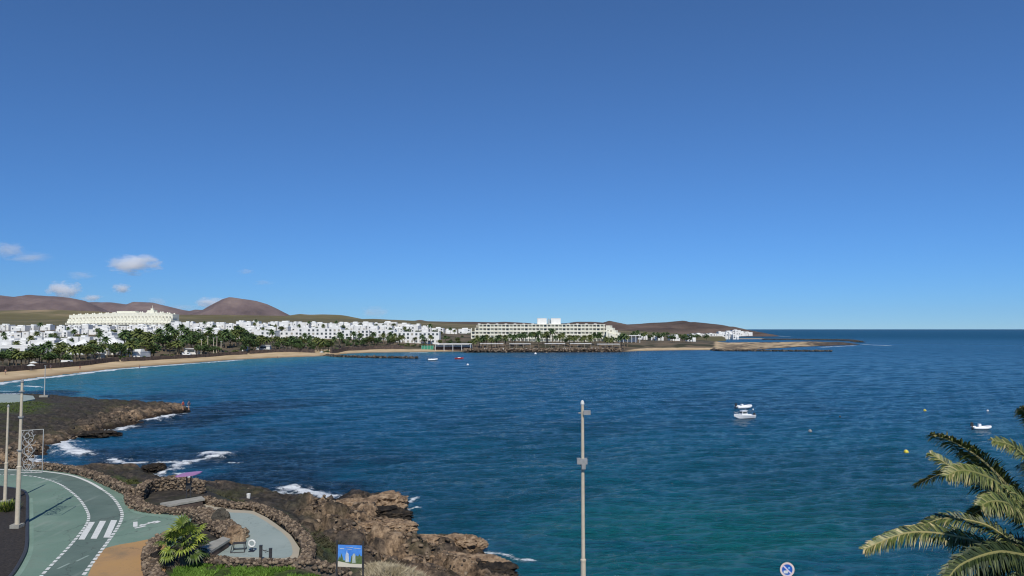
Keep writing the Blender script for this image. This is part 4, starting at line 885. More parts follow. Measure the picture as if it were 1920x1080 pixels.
def motorboat(loc, rz, L_, label):
    e = empty('motorboat', loc, rz); v, f = hull(L_, L_*.36, .50, .26); b = MB(); b.add(v, f); b.build('hull', M['boatwhite'], e, False)
    b = MB(); b.box((.1, 0, .82), (L_*.30, L_*.22, .8), 0, .74); b.box((.05, 0, 1.26), (L_*.26, L_*.2, .06)); b.build('cabin', M['boatwhite'], e)
    for s in (-1, 1):
        b = MB(); b.box((.1, s*(L_*.10), .95), (L_*.2, .04, .30)); b.build('window', M['window'], e)
    b = MB(); b.box((.1+L_*.135, 0, .95), (.05, L_*.16, .3)); b.build('windscreen', M['window'], e)
    b = MB(); b.tube([(L_*.18, .5, .6), (L_*.4, .33, 1.0), (L_*.5, 0, 1.1), (L_*.4, -.33, 1.0), (L_*.18, -.5, .6)], .025, 5); b.build('railing', M['steel'], e)
    b = MB(); b.box((-L_*.5-.12, 0, .6), (.32, .3, .42), 0, .75); b.box((-L_*.5-.1, 0, .3), (.12, .12, .6)); b.build('outboard', M['black'], e)
    b = MB(); b.tube([(-L_*.06, 0, 1.2), (-L_*.08, 0, 1.75)], .03, 5); b.build('mast', M['steel'], e); tag(e, label, 'boat'); return e
def rib(loc, rz, L_, label, col='boatwhite', sc=1):
    e = empty('inflatable_boat', loc, rz); B = L_*.42; R0 = L_*.085; b = MB()
    pts = [(-L_*.5, -B/2, R0)]+[(x, -B/2*y_, R0+z_) for x, y_, z_ in ((0, 1, 0), (L_*.25, .92, .05), (L_*.42, .55, .14), (L_*.5, 0, .2))]+[(L_*.42, B/2*.55, R0+.14), (L_*.25, B/2*.92, R0+.05), (0, B/2, R0), (-L_*.5, B/2, R0)]
    b.tube(cat(pts, 4), [R0*.5]+[R0]*31+[R0*.5] if False else R0, 10); b.build('tube', M[col], e, True)
    b = MB(); v, f = hull(L_*.9, B*.8, R0*1.1, .1); b.add(v, f); b.build('floor', M['grey'], e)
    b = MB(); b.box((-L_*.1, 0, .55), (.45, .5, .55), 0, .8); b.build('console', M['boatwhite'], e)
    b = MB(); b.box((-L_*.5-.05, 0, .75), (.36, .32, .55), 0, .7); b.box((-L_*.5-.02, 0, .25), (.12, .12, .7)); b.build('outboard', M['black'], e)
    tag(e, label, 'boat'); return e
p = G(1395, 784, 0); motorboat((p[0], p[1], .05), R_(200), 4.1, 'white motorboat with dark cabin windows moored in the bay')
p = G(1394, 766, 0); rib((p[0], p[1], .05), R_(12), 3.1, 'white inflatable boat lying just behind the moored motorboat')
p = G(1840, 805, 0); rib((p[0], p[1], .02), R_(-10), 2.5, 'small white dinghy with black outboard near the date palm')
p = G(811, 676, 0); rib((p[0], p[1], .1), R_(5), 4.4, 'distant white boat off the sandy beach')
def kayak(loc, rz, label):
    e = empty('kayak', loc, rz); v, f = hull(4.6, .9, .45, .2); b = MB(); b.add(v, f); b.build('hull', M['red'], e)
    b = MB(); b.box((0, 0, .55), (1.8, .5, .35), 0, .7); b.build('deck', M['boatwhite'], e); tag(e, label, 'boat')
p = G(861, 673, 0); kayak((p[0], p[1], .1), .1, 'distant red and white boat off the rocky shore')
def buoy(u, v, R0, m, label, g='mooring buoys in the bay'):
    p = G(u, v, 0); e = empty('buoy', (p[0], p[1], .02)); b = MB(); b.lathe([(.02, -R0*.8), (R0*.7, -R0*.6), (R0, 0), (R0*.8, R0*.6), (R0*.3, R0*.95)], 12); b.build('float', M[m], e, True)
    b = MB(); b.tube([(R0*.2*math.cos(t), 0, R0*1.05+R0*.2*math.sin(t)) for t in np.linspace(0, 6.28, 9)], R0*.06, 4); b.build('ring', M['steel'], e); tag(e, label, 'buoy', g)
buoy(1734, 770, .26, 'yellow', 'yellow buoy farthest left above the dinghy'); buoy(1852, 770.5, .2, 'boatwhite', 'tiny white buoy beyond the small dinghy'); buoy(1699, 848, .30, 'yellow', 'yellow buoy nearest the camera, left of the date palm')
buoy(1575, 782, .2, 'black', 'small dark buoy right of the moored motorboat'); buoy(1519, 809, .28, 'grey', 'grey buoy between motorboat and date palm'); buoy(877, 684, .5, 'boatwhite', 'white buoy right of the distant red boat'); buoy(1004, 663.5, .8, 'boatwhite', 'white buoy close under the long hotel shore'); buoy(1412, 768, .16, 'boatwhite', 'tiny white buoy right of the inflatable boat')
# ---------------------------------------------------------------- people (too small to show more than pose)
def person(loc, rz, label, shirt='skin', shorts='cloth', step=.16):
    me = bpy.data.meshes.new('person')
    J = [((0, 0, .93), .14), ((0, 0, 1.15), .13), ((0, 0, 1.38), .17), ((0, 0, 1.50), .06), ((0, 0, 1.60), .085), ((0, .01, 1.70), .08),
         ((.10, 0, .88), .10), ((.11, step, .48), .06), ((.11, step*1.2, .06), .045), ((.11, step*1.2+.13, .03), .035), ((-.10, 0, .88), .10), ((-.11, -step*.6, .48), .06), ((-.11, -step*1.4, .08), .045), ((-.11, -step*1.4+.13, .03), .035),
         ((.21, 0, 1.40), .055), ((.26, -.08, 1.12), .042), ((.27, .04, .88), .032), ((-.21, 0, 1.40), .055), ((-.26, .06, 1.12), .042), ((-.27, .16, .90), .032)]
    E = [(0, 1), (1, 2), (2, 3), (3, 4), (4, 5), (0, 6), (6, 7), (7, 8), (8, 9), (0, 10), (10, 11), (11, 12), (12, 13), (2, 14), (14, 15), (15, 16), (2, 17), (17, 18), (18, 19)]
    me.from_pydata([j[0] for j in J], E, []); e = empty('person', loc, rz); o = link('body', me, e, M['skin'])
    md = o.modifiers.new('skin', 'SKIN'); sv = me.skin_vertices[0].data
    for i, j in enumerate(J): sv[i].radius = (j[1], j[1]*.8)
    sv[0].use_root = True; o.modifiers.new('sub', 'SUBSURF').levels = 1
    b = MB(); b.lathe([(.155, .72), (.17, .80), (.17, .95), (.15, 1.02)], 10); b.build('shorts', M[shorts], e)
    if shirt != 'skin': b = MB(); b.lathe([(.16, 1.0), (.17, 1.2), (.21, 1.42), (.1, 1.5)], 10); b.build('shirt', M[shirt], e)
    b = MB(); b.lathe([(.095, 1.66), (.1, 1.72), (.07, 1.79), (.02, 1.81)], 8); b.build('hair', M['black'], e)
    tag(e, label, 'person')
def fz(x, y): return float(far_z(np.array([x]), np.array([y]))[0])
for u, v, l, sh in ((10, 702, 'person in dark shorts walking along the sand at the left edge', 'skin'), (373, 680.5, 'person in red shirt on the beach below the palms', 'redcloth'), (95, 693, 'person standing on the sand near the thin mast', 'cloth')):
    p = G(u, v, 1.0); person((p[0], p[1], fz(p[0], p[1])), .8, l, sh)
for u, v, l, sh in ((150, 690, 'person in red shirt on the sand below the white villas', 'redcloth'), (262, 684, 'person standing at the water edge left of the wooded strip', 'cloth'), (520, 667.5, 'person in dark shirt on the middle beach', 'cloth')):
    p = G(u, v, 1.2); person((p[0], p[1], fz(p[0], p[1])), 2.2, l, sh)
for u, l, sh in ((354, 'angler in dark shirt at the tip of the rocky headland', 'cloth'), (343, 'angler in red shirt near the tip of the rocky headland', 'redcloth')):
    p = G(u, 767, .6); person((p[0], p[1], max(.4, ground_at(p[0], p[1])-.03)), 1.2, l, sh)
# ---------------------------------------------------------------- breakwaters
def breakwater(label, px, w, h, seed, m='darkstone'):
    pl = GP(px, 0, 6); r = np.random.default_rng(seed); pos = []; sz = []
    for a, b in zip(pl[:-1], pl[1:]):
        L_ = math.dist(a[:2], b[:2]); k = max(2, int(L_/.34*w/2.0))
        for _ in range(k):
            t = r.random(); o = r.normal()*w*.30; q = (b[0]-a[0])/L_, (b[1]-a[1])/L_
            pos.append((a[0]+(b[0]-a[0])*t-q[1]*o, a[1]+(b[1]-a[1])*t+q[0]*o, max(.1, h*(1-abs(o)/w)-.35+r.uniform(-.2, .2)))); sz.append(r.uniform(.4, .85))
    o = link('breakwater', stone_mesh('breakwater', pos, sz, seed, .8, ICO1), None, M[m]); tag(o, label, 'breakwater', 'dark rock breakwaters')
breakwater('dark rock breakwater reaching out from the beach left of the distant boats', [(612, 667), (640, 669.5), (700, 671), (782, 672.3)], 3.2, 1.0, 1)
breakwater('dark rock breakwater in front of the sandy spit at right', [(1338, 655.5), (1352, 658), (1450, 658.6), (1560, 659.2)], 3.4, 1.0, 2)
breakwater('farthest dark rock breakwater beyond the sandy spit', [(1430, 637), (1500, 637.6), (1590, 639), (1612, 642)], 7, 1.6, 3)
# ---------------------------------------------------------------- trees of the town
def leafball(mb, c, R0, n, r, fl=.8, ls=.5):
    for _ in range(n):
        a, b_ = r.uniform(0, 6.28), math.acos(r.uniform(-.75, 1)); rr = R0*r.uniform(.55, 1.05)
        q = Vector((c[0]+rr*math.cos(a)*math.sin(b_), c[1]+rr*math.sin(a)*math.sin(b_), c[2]+rr*fl*math.cos(b_)))
        x = Vector((r.uniform(-1, 1), r.uniform(-1, 1), r.uniform(-.6, .6))).normalized()*ls*r.uniform(.5, 1); y = x.cross(Vector((r.uniform(-1, 1), r.uniform(-1, 1), 1))).normalized()*ls*r.uniform(.4, .8)
        mb.add([q-x, q+y*.7, q+x, q-y], [(0, 1, 2, 3)])
def proto_tree(kind, seed):
    r = random.Random(seed); e = empty('palm_tree' if kind == 'palm' else ('shrub' if kind == 'bush' else 'leafy_tree'), (0, 0, 0))
    if kind == 'palm':
        H = r.uniform(5.2, 7.5); b = MB(); b.tube([(0, 0, -.6), (.1, 0, H*.5), (.2*r.uniform(-1, 1), .2, H)], [.28, .2, .17], 6); b.build('trunk', M['bark'], e)
        b = MB()
        for k in range(30):
            az, el = k*2.4, R_(75-3.8*k+r.uniform(-6, 6)); L_ = r.uniform(2.1, 2.7); d = Vector((math.cos(az)*math.cos(el), math.sin(az)*math.cos(el), math.sin(el))); s = Vector((-math.sin(az), math.cos(az), 0))
            P = [Vector((0, .2, H))+d*L_*t+Vector((0, 0, -1.1*t*t)) for t in (0, .35, .7, 1)]; W_ = (.08, .42, .38, .05)
            for sg in (1, -1):
                vs = []
                for q, w_ in zip(P, W_): vs += [q, q+s*sg*w_+Vector((0, 0, -w_*.6))]
                b.add(vs, [(0, 1, 3, 2), (2, 3, 5, 4), (4, 5, 7, 6)])
        b.build('crown', M['leaf_b'] if seed % 2 else M['leaf_a'], e)
    elif kind == 'tree':
        H = r.uniform(2.2, 3.2); b = MB(); b.tube([(0, 0, -.6), (0, 0, H)], [.25, .16], 6)
        cs = [(r.uniform(-1.6, 1.6), r.uniform(-1.6, 1.6), H+r.uniform(.4, 2.4)) for _ in range(7)]
        for c in cs: b.tube([(0, 0, H*.8), tuple(Vector(c)*.8+Vector((0, 0, H*.2)))], [.12, .05], 5)
        b.build('trunk', M['bark'], e); b = MB()
        for c in cs: leafball(b, c, r.uniform(.9, 1.5), 60, r, .8, .48)
        b.build('crown', M['leaf_a'] if seed % 2 else M['leaf_b'], e)
    else:
        b = MB(); b.tube([(0, 0, -.4), (0, 0, .7)], [.12, .06], 5); b.build('stem', M['bark'], e); b = MB()
        for c in [(r.uniform(-1.5, 1.5), r.uniform(-.8, .8), r.uniform(.4, 1.2)) for _ in range(5)]: leafball(b, c, r.uniform(.6, 1.0), 36, r, .7, .36)
        b.build('foliage', M['leaf_a'] if seed % 2 else M['leaf_b'], e)
    return e
KINDS = {'palm': [proto_tree('palm', s) for s in (1, 2, 3, 4)], 'tree': [proto_tree('tree', s) for s in (5, 6, 7)], 'bush': [proto_tree('bush', s) for s in (8, 9)]}
USED = set()
ORD = ['first', 'second', 'third', 'fourth', 'fifth', 'sixth', 'seventh', 'eighth', 'ninth', 'tenth', 'eleventh', 'twelfth', 'thirteenth', 'fourteenth', 'fifteenth', 'sixteenth', 'seventeenth', 'eighteenth', 'nineteenth', 'twentieth']
TENS = ['twenty', 'thirty', 'forty', 'fifty', 'sixty', 'seventy', 'eighty', 'ninety']
def ordw(i):
    if i < 20: return ORD[i]
    t, o = divmod(i+1, 10)
    return (TENS[t-2]+'-'+ORD[o-1]) if o else TENS[t-2].replace('ty', 'tieth')
def cY(u):
    v = np.interp(u, [a for a, b in far_px[:28]], [b for a, b in far_px[:28]]); return G(u, v, 0)[1]
NOUN = {'palm': ('palm', 'palm tree'), 'tree': ('leafy tree', 'tree'), 'bush': ('low bush', 'shrub')}
def plant_row(where, group, items):
    """items: (kind, u, Y, scale)"""
    cnt = {}
    for kind, u, Y, s in sorted(items, key=lambda t: t[1]):
        src = random.choice(KINDS[kind]); 
        if src.name not in USED: o = src; USED.add(src.name)
        else: o = copy_tree(src)
        x = (u-960)/F*Y; o.location = (x, Y, fz(x, Y)-.1); o.rotation_euler = (0, 0, random.uniform(0, 6.28)); o.scale = (s*random.uniform(.9, 1.15), s*random.uniform(.9, 1.15), s)
        i = cnt.get(kind, 0); cnt[kind] = i+1
        tag(o, '%s %s from the left %s' % (ordw(i), NOUN[kind][0], where), NOUN[kind][1], group)
def mk(kinds, u0, u1, n, y0, y1, s0=.85, s1=1.2):
    out = []
    for i in range(n):
        u = u0+(u1-u0)*(i+random.random())/n; out.append((random.choice(kinds), u, random.uniform(y0, y1) if not callable(y0) else y0(u)+random.uniform(*y1), random.uniform(s0, s1)))
    return out
off = lambda d: (lambda u: cY(u)+d)
P_, T_, B_ = 'palm', 'tree', 'bush'
plant_row('behind the sand at the left beach', 'trees along the left beach', mk([T_, T_, P_], 0, 120, 18, off(30), (0, 18), .9, 1.2)+mk([B_], 0, 120, 8, off(27), (0, 5), .8, 1.1))
plant_row('in the beachfront clump below the white villas', 'trees in front of the white villas', mk([T_, P_, T_], 120, 235, 18, off(28), (0, 30), .9, 1.3)+mk([B_], 120, 235, 8, off(26), (0, 6), .8, 1.2))
plant_row('in the wooded strip left of the white masts', 'trees in the wooded strip', mk([T_, P_, T_], 235, 345, 32, off(28), (0, 95), 1.15, 1.65))
plant_row('in the wooded strip right of the white masts', 'trees in the wooded strip', mk([T_, P_, T_], 345, 470, 36, off(28), (0, 95), 1.15, 1.65))
plant_row('by the white blocks behind the middle beach', 'trees behind the middle beach', mk([P_, T_, P_, T_], 470, 620, 30, off(32), (0, 30), 1.0, 1.4))
plant_row('before the apartments behind the breakwater', 'trees behind the breakwater beach', mk([P_, P_, T_], 620, 760, 22, off(28), (0, 22), .95, 1.35))
plant_row('between the apartment block and the beach restaurant', 'trees by the beach restaurant', mk([P_, T_, B_], 760, 885, 14, off(22), (0, 30), .8, 1.15))
plant_row('before the left half of the long hotel', 'palms before the long hotel', mk([P_], 885, 1020, 26, off(26), (0, 25), 1.0, 1.35))
plant_row('before the right half of the long hotel', 'palms before the long hotel', mk([P_, P_, P_, T_], 1020, 1180, 26, off(26), (0, 25), 1.0, 1.45))
plant_row('right of the long hotel', 'trees right of the long hotel', mk([P_, T_, T_], 1180, 1305, 26, 600, 720, .85, 1.2))
plant_row('among the houses under the cream terraced hotel', 'trees among the hillside houses', mk([T_, P_, B_], 60, 330, 26, 480, 640, .8, 1.2))
plant_row('among the houses behind the wooded strip', 'trees among the houses', mk([T_, B_, P_], 330, 560, 14, 600, 720, .8, 1.1))
plant_row('among the houses behind the apartment block', 'trees among the far houses', mk([T_, B_, P_], 450, 880, 44, 585, 740, .8, 1.15))
plant_row('among the left villas', 'trees among the left villas', mk([T_, P_, B_], 0, 230, 22, 300, 480, .7, 1.05))
plant_row('along the headland houses', 'bushes by the headland houses', mk([B_, T_], 1250, 1340, 8, 780, 880, 1, 1.6))
plant_row('along the back of the middle beaches', 'bushes along the middle beaches', mk([B_, B_, T_], 240, 800, 60, off(27), (0, 10), .7, 1.25))
for lst in KINDS.values():
    for o in lst:
        if o.name not in USED:
            for c in list(o.children): bpy.data.objects.remove(c)
            bpy.data.objects.remove(o)
# ---------------------------------------------------------------- buildings of the town
wb = MB(); wb.box((0, 0, 0), (1, .12, 1)); WINME = {}
for k_, m_ in (('dark', 'window'), ('brown', 'shade')):
    me = bpy.data.meshes.new('window'); me.from_pydata(wb.v, [], wb.f); me.materials.append(M[m_]); me.update(); WINME[k_] = me
def window(parent, x, y, z, w_, h_, rz=0, kind='dark', name='window'):
    o = bpy.data.objects.new(name, WINME[kind]); COL.objects.link(o); o.parent = parent; o.location = (x, y, z); o.scale = (w_, 1, h_); o.rotation_euler = (0, 0, rz); return o
def house(u0, u1, Y, hpx, label, group, seed, floors=2, m='white', depth=9, rz=None, cat='house', name='house', winw=1.1, winh=1.1, band=False, extra=True, spacing=3.2, base_z=None, drop=2.5):
    r = random.Random(seed); xa, xb = (u0-960)/F*Y, (u1-960)/F*Y; w_ = xb-xa; xc = (xa+xb)/2; zb = fz(xc, Y) if base_z is None else base_z; H = hpx/F*Y
    e = empty(name, (xc, Y+depth/2, zb), r.uniform(-.10, .10) if rz is None else rz); b = MB(); yf = -depth/2
    b.box((0, 0, (H-drop)/2), (w_, depth, H+drop)); fh = H/floors
    ye = [(-w_/2, w_/2, yf)]
    if extra:   # steps and roof rooms, front bays
        k = r.choice((1, 2, 2)); 
        for j in range(k):
            ww = w_*r.uniform(.22, .42); xx = r.uniform(-.5, .5)*(w_-ww); b.box((xx, r.uniform(-.1, .2)*depth, H+.55+.01*j), (ww, depth*r.uniform(.35, .55), 1.5+.2*j))
        ww = w_*r.uniform(.28, .45); xx = r.uniform(-.45, .45)*(w_-ww); hh = H*r.choice((.5, .62, 1.06)); b.box((xx, yf-.9, (hh-drop)/2), (ww, 2.2, hh+drop)); bay = (xx-ww/2, xx+ww/2, hh)
    else: bay = None
    # parapet
    for (cx_, cy_, sx, sy) in ((0, yf+.1, w_+.12, .3), (0, depth/2-.1, w_+.12, .3), (-w_/2+.1, 0, .3, depth-.5), (w_/2-.1, 0, .3, depth-.5)): b.box((cx_, cy_, H+.17), (sx, sy, .5))
    b.build('wall', M[m], e)
    n = max(1, int(w_/spacing))
    for fl in range(floors):
        zz = fl*fh+fh*.5
        for j in range(n):
            if r.random() < (.2 if extra else .13): continue
            xx = (j+.5)/n*w_-w_/2+(r.uniform(-.3, .3) if extra else 0); y_ = yf-.03
            if bay and bay[0]-.6 < xx < bay[1]+.6:
                if zz+winh*.5 < bay[2]: y_ = yf-2.03; xx = min(max(xx, bay[0]+winw*.6), bay[1]-winw*.6)
                else: continue
            window(e, xx, y_, zz, winw*(r.uniform(.8, 1.5) if extra else 1), min(winh*(r.uniform(.85, 1.3) if extra else 1), fh*.75), kind='dark' if r.random() < .8 else 'brown')
    if band:
        for fl in range(1, floors+1):
            b = MB(); b.box((0, yf-.5, fl*fh-.08), (w_*1.005, 1.0, .2)); b.build('balcony', M[m], e)
    return tag(e, label, cat, group)
hs = 100
def row(where, group, u0, u1, Y0, Y1, h0, h1, w0, w1, seed, gap=(0, 4), floors=(1, 2, 2)):
    global hs
    r = random.Random(seed); u = u0; i = 0
    while u < u1-w0*.5:
        ww = r.uniform(w0, w1); Y = r.uniform(Y0, Y1); h = r.uniform(h0, h1)
        house(u, min(u+ww, u1+4), Y, h, '%s flat white house from left %s' % (ordw(i), where), group, hs, floors=r.choice(floors)); hs += 1; i += 1
        u += ww+r.uniform(*gap)
row('in top row beside the cream hotel', 'houses left of the cream hotel', 2, 122, 690, 720, 7, 11, 14, 30, 1, (2, 14))
row('in the second row at the left edge', 'houses at the left edge', 0, 125, 540, 570, 8, 11, 20, 40, 2, (0, 10))
row('in row directly under the cream hotel', 'houses under the cream hotel', 125, 315, 655, 685, 9, 12, 14, 28, 3, (0, 2))
row('in the lower row under the cream hotel', 'houses under the cream hotel', 190, 330, 570, 600, 7, 10, 16, 34, 4, (1, 12))
row('in top row right of cream hotel', 'houses right of the cream hotel', 322, 452, 720, 745, 9, 13, 12, 24, 5, (0, 2))
row('in lower row right of cream hotel', 'houses right of the cream hotel', 325, 440, 630, 655, 7, 9, 18, 38, 6, (0, 3))
row('in top row at mid town', 'houses in the middle of town', 455, 640, 735, 765, 9, 13, 12, 24, 7, (0, 2))
row('in second row at mid town', 'houses in the middle of town', 460, 640, 645, 675, 8, 11, 14, 30, 8, (0, 3))
row('in top row behind the apartments', 'houses behind the apartment block', 640, 790, 745, 770, 9, 13, 12, 24, 9, (0, 3))
row('in second row behind the apartments', 'houses behind the apartment block', 640, 800, 650, 690, 8, 11, 14, 30, 10, (0, 4))
row('in the row left of the long hotel', 'houses left of the long hotel', 790, 885, 700, 760, 6, 9, 12, 24, 11, (0, 5))
row('in loose group right of long hotel', 'houses right of the long hotel', 1196, 1300, 640, 720, 6, 10, 12, 24, 12, (3, 14))
row('in beachside group at left edge', 'villas near the left beach', 0, 112, 370, 395, 11, 15, 24, 44, 14, (0, 6))
row('in villa row behind left beach trees', 'villas near the left beach', 0, 250, 440, 470, 10, 14, 24, 46, 15, (0, 8))
row('in beachside group left of wooded strip', 'villas near the left beach', 172, 262, 325, 350, 12, 17, 26, 40, 16, (2, 8))
for i, (a, b_, h) in enumerate(((1291, 1303, 7), (1303, 1318, 8), (1318, 1330, 7), (1330, 1346, 8), (1346, 1360, 7), (1360, 1374, 8), (1374, 1385, 6))):
    house(a, b_, 1070+(i*37 % 17), h, '%s white house from left in the long headland row' % ordw(i), 'houses in the headland row', 930+i, floors=2, base_z=1.6, depth=11, winw=1.5, winh=1.4, spacing=3.6)
for i, (a, b_, h) in enumerate(((1346, 1362, 6), (1362, 1372, 7), (1372, 1388, 9), (1387, 1398, 6), (1398, 1410, 5))):
    house(a, b_, 1440+i*9, h, '%s white house from the left on the low headland tip' % ordw(i), 'houses on the headland tip', 900+i, floors=2, base_z=Zat(628.5, 1440), depth=12, winw=1.6, winh=1.6, spacing=5)
row('in low row above the wooded strip', 'houses above the wooded strip', 236, 452, 520, 560, 8, 11, 20, 44, 17, (0, 5), (1, 2))
row('in third row under the cream hotel', 'houses under the cream hotel', 130, 330, 610, 640, 8, 11, 16, 34, 18, (0, 5))
house(0, 70, 330, 17, 'long low modern white building with dark glass at the far left', None, 950, 1, depth=12, winw=3.2, winh=1.8, spacing=4.2, extra=False, cat='building', name='modern_building')
# villas with pyramid roofs
def villa(u0, u1, Y, hpx, label, seed):
    e = house(u0, u1, Y, hpx, label, 'white villas with pyramid roofs', seed, floors=1, winw=1.4, winh=1.6, cat='house', name='villa'); xa, xb = (u0-960)/F*Y, (u1-960)/F*Y; w_ = (xb-xa)*.8; H = hpx/F*Y
    b = MB(); b.add([(-w_/2, -4, H+.5), (w_/2, -4, H+.5), (w_/2, 4, H+.5), (-w_/2, 4, H+.5), (-w_*.06, 0, H+3.2), (w_*.06, 0, H+3.2)], [(0, 1, 5, 4), (1, 2, 5), (2, 3, 4, 5), (3, 0, 4), (3, 2, 1, 0)]); b.build('roof', M['white'], e); return e
villa(98, 130, 345, 12, 'white villa with pyramid roof left of the pointed one', 960); villa(130, 168, 330, 14, 'largest white villa with pointed pyramid roof above the beach trees', 961); villa(176, 232, 345, 15, 'wide white villa with low roof right of the pointed one', 962)
# apartment blocks
def block(u0, u1, Y, hpx, label, seed, floors, m='white', **k): return house(u0, u1, Y, hpx, label, None, seed, floors, m, 12, rz=0, cat='apartment block', name='apartment_block', extra=False, winw=1.5, winh=1.5, band=False, **k)
block(452, 516, 545, 15, 'white two storey apartment block left of the middle palms', 970, 2, spacing=3.4)
block(505, 562, 560, 13, 'plain white apartment block joining the long blocks in the middle', 971, 2, spacing=3.4)
block(560, 640, 555, 19, 'long white three storey apartment block with square dark windows', 972, 3, spacing=2.9)
block(640, 692, 548, 17, 'pale apartment block left of the palm group behind the breakwater', 973, 3, spacing=2.9)
block(692, 740, 552, 18, 'white apartment block half hidden by the palm group', 974, 3, spacing=2.9)
block(738, 824, 545, 20, 'long white three storey apartment block ending beside the beach restaurant', 975, 3, spacing=2.9)
# restaurant at the beach
e = house(818, 884, 515, 9, 'white beach restaurant with a flat terrace roof', None, 980, 1, depth=10, extra=False, winw=1.8, winh=1.4, cat='restaurant', name='beach_restaurant')
b = MB(); b.box((0, -8, 4.6), (26, 6, .3)); b.build('terrace_roof', M['white'], e)
for x in (-12, -6, 0, 6, 12): b = MB(); b.tube([(x, -10.6, -3), (x, -10.6, 4.5)], .2, 6); b.build('column', M['white'], e)
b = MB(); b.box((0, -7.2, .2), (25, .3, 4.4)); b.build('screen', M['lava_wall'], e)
# low lava walls and promenade behind the beaches
def lavawall(label, u0, u1, d0, h, th=1.2, m='lava_wall'):
    us_ = np.arange(u0, u1+1, 8.0); P = []
    for u in us_: Y = cY(u)+d0; P.append(((u-960)/F*Y, Y))
    c = P[len(P)//2]; zc = fz(*c); e = MB(); R2 = random.Random(int(u0))
    for (ax, ay), (bx, by) in zip(P[:-1], P[1:]):
        z = fz((ax+bx)/2, (ay+by)/2); L_ = math.hypot(bx-ax, by-ay); e.box(((ax+bx)/2-c[0], (ay+by)/2-c[1], z-zc+h/2-.3), (L_+.05, th+R2.uniform(0, .3), h+.6+R2.uniform(0, .4)), math.atan2(by-ay, bx-ax))
    o = e.build('lava_wall', M[m]); o.location = (c[0], c[1], zc); tag(o, label, 'wall', 'dark walls behind the beaches')
lavawall('dark lava wall along the top of the left beach', 0, 230, 25, 1.7); lavawall('dark lava wall behind the sand below the wooded strip', 232, 470, 24, 1.5); lavawall('brown lava wall behind the middle beach', 470, 590, 27, 1.7); lavawall('reddish lava wall behind the breakwater beach', 622, 760, 20, 2.2)
breakwater('rough brown rock armour along the shore below the long hotel', [(868, 660.6), (900, 660.8), (1000, 660.6), (1100, 660.1), (1165, 660)], 7, 2.7, 4, 'stone')
lavawall('white promenade parapet in front of the long hotel', 900, 1160, 15, 1.0, .4, 'white')
# promenade lamps in white
for i, u in enumerate((379, 391, 402, 408, 416)):
    Y = cY(u)+30; x = (u-960)/F*Y; e = empty('lamp_mast', (x, Y, fz(x, Y)-.1)); b = MB(); b.tube([(0, 0, 0), (0, 0, (8.5, 10, 9, 9.5, 7)[i])], [.22, .14], 6); b.build('pole', M['postcream'], e)
    b = MB(); b.box((0, 0, (8.5, 10, 9, 9.5, 7)[i]), (1.1, .3, .2)); b.build('lamp_head', M['steel'], e); tag(e, '%s pale mast from the left before the wooded strip' % ordw(i), 'mast', 'pale masts on the beach promenade')
# kiosks, parasols, vans
for i, (u, d0, w_, m_, l) in enumerate(((186, 34, 3, 'shade', 'small brown kiosk behind the left beach'), (496, 36, 5.5, 'white', 'small white kiosk behind the middle beach'), (463, 40, 2.6, 'white', 'tiny white kiosk left of the middle beach kiosk'), (362, 40, 5, 'white', 'white beach hut with blue side in the wooded strip'))):
    Y = cY(u)+d0; x = (u-960)/F*Y; e = empty('kiosk', (x, Y, fz(x, Y))); b = MB(); b.box((0, 0, 1.3), (w_*1.4, 3, 3.4)); b.build('wall', M[m_], e); b = MB(); b.box((0, -.2, 3.1), (w_*1.55, 3.8, .2)); b.build('roof', M['white'], e); window(e, 0, -1.53, 1.9, w_*.7, 1.0, kind='dark'); tag(e, l, 'kiosk', 'kiosks behind the beaches')
def van(u, d0, label):
    Y = cY(u)+d0; x = (u-960)/F*Y; e = empty('van', (x, Y, fz(x, Y)+.05)); b = MB(); b.box((-.3, 0, 1.25), (3.6, 1.9, 1.7), 0, .93); b.box((1.75, 0, .9), (1.0, 1.8, 1.0), 0, .85); b.build('body', M['boatwhite'], e); b = MB(); b.box((1.0, -.93, 1.6), (.9, .06, .5)); b.build('window', M['window'], e)
    for sx in (-1.3, 1.4):
        for sy in (-.85, .85): b = MB(); b.tube([(sx, sy-.1, .33), (sx, sy+.1, .33)], .34, 10); b.build('wheel', M['black'], e)
    tag(e, label, 'van', 'parked vans')
van(130, 29, 'white van parked behind the left beach wall'); van(352, 33, 'white van parked in the wooded strip')
def parasol(u, v, label):
    p = G(u, v, 1.2); e = empty('parasol', (p[0], p[1], fz(p[0], p[1]))); b = MB(); b.tube([(0, 0, 0), (0, 0, 2.2)], .04, 5); b.build('pole', M['steel'], e); b = MB(); b.lathe([(1.3, 1.9), (.7, 2.25), (.04, 2.5)], 10); b.build('canopy', M['whitepaint'], e); tag(e, label, 'parasol', 'parasols on the beach')
parasol(62, 692, 'white parasol on the sand left of the thin mast'); parasol(58, 695, 'smaller white parasol nearer the water on the left beach'); parasol(603, 663.5, 'white parasol at the end of the middle beach')
# green netting screen
Y = cY(802)+14; x = (802-960)/F*Y; e = empty('netting_screen', (x, Y, fz(x, Y))); b = MB(); b.box((0, 0, 1.3), (8.5, .15, 2.6)); b.build('net', M['green_net'], e)
for k in range(5): b = MB(); b.tube([(-4.2+k*2.1, -.12, 0), (-4.2+k*2.1, -.12, 3)], .08, 5); b.build('post', M['steel'], e)
tag(e, 'bright green netting screen beside the beach restaurant', 'screen')
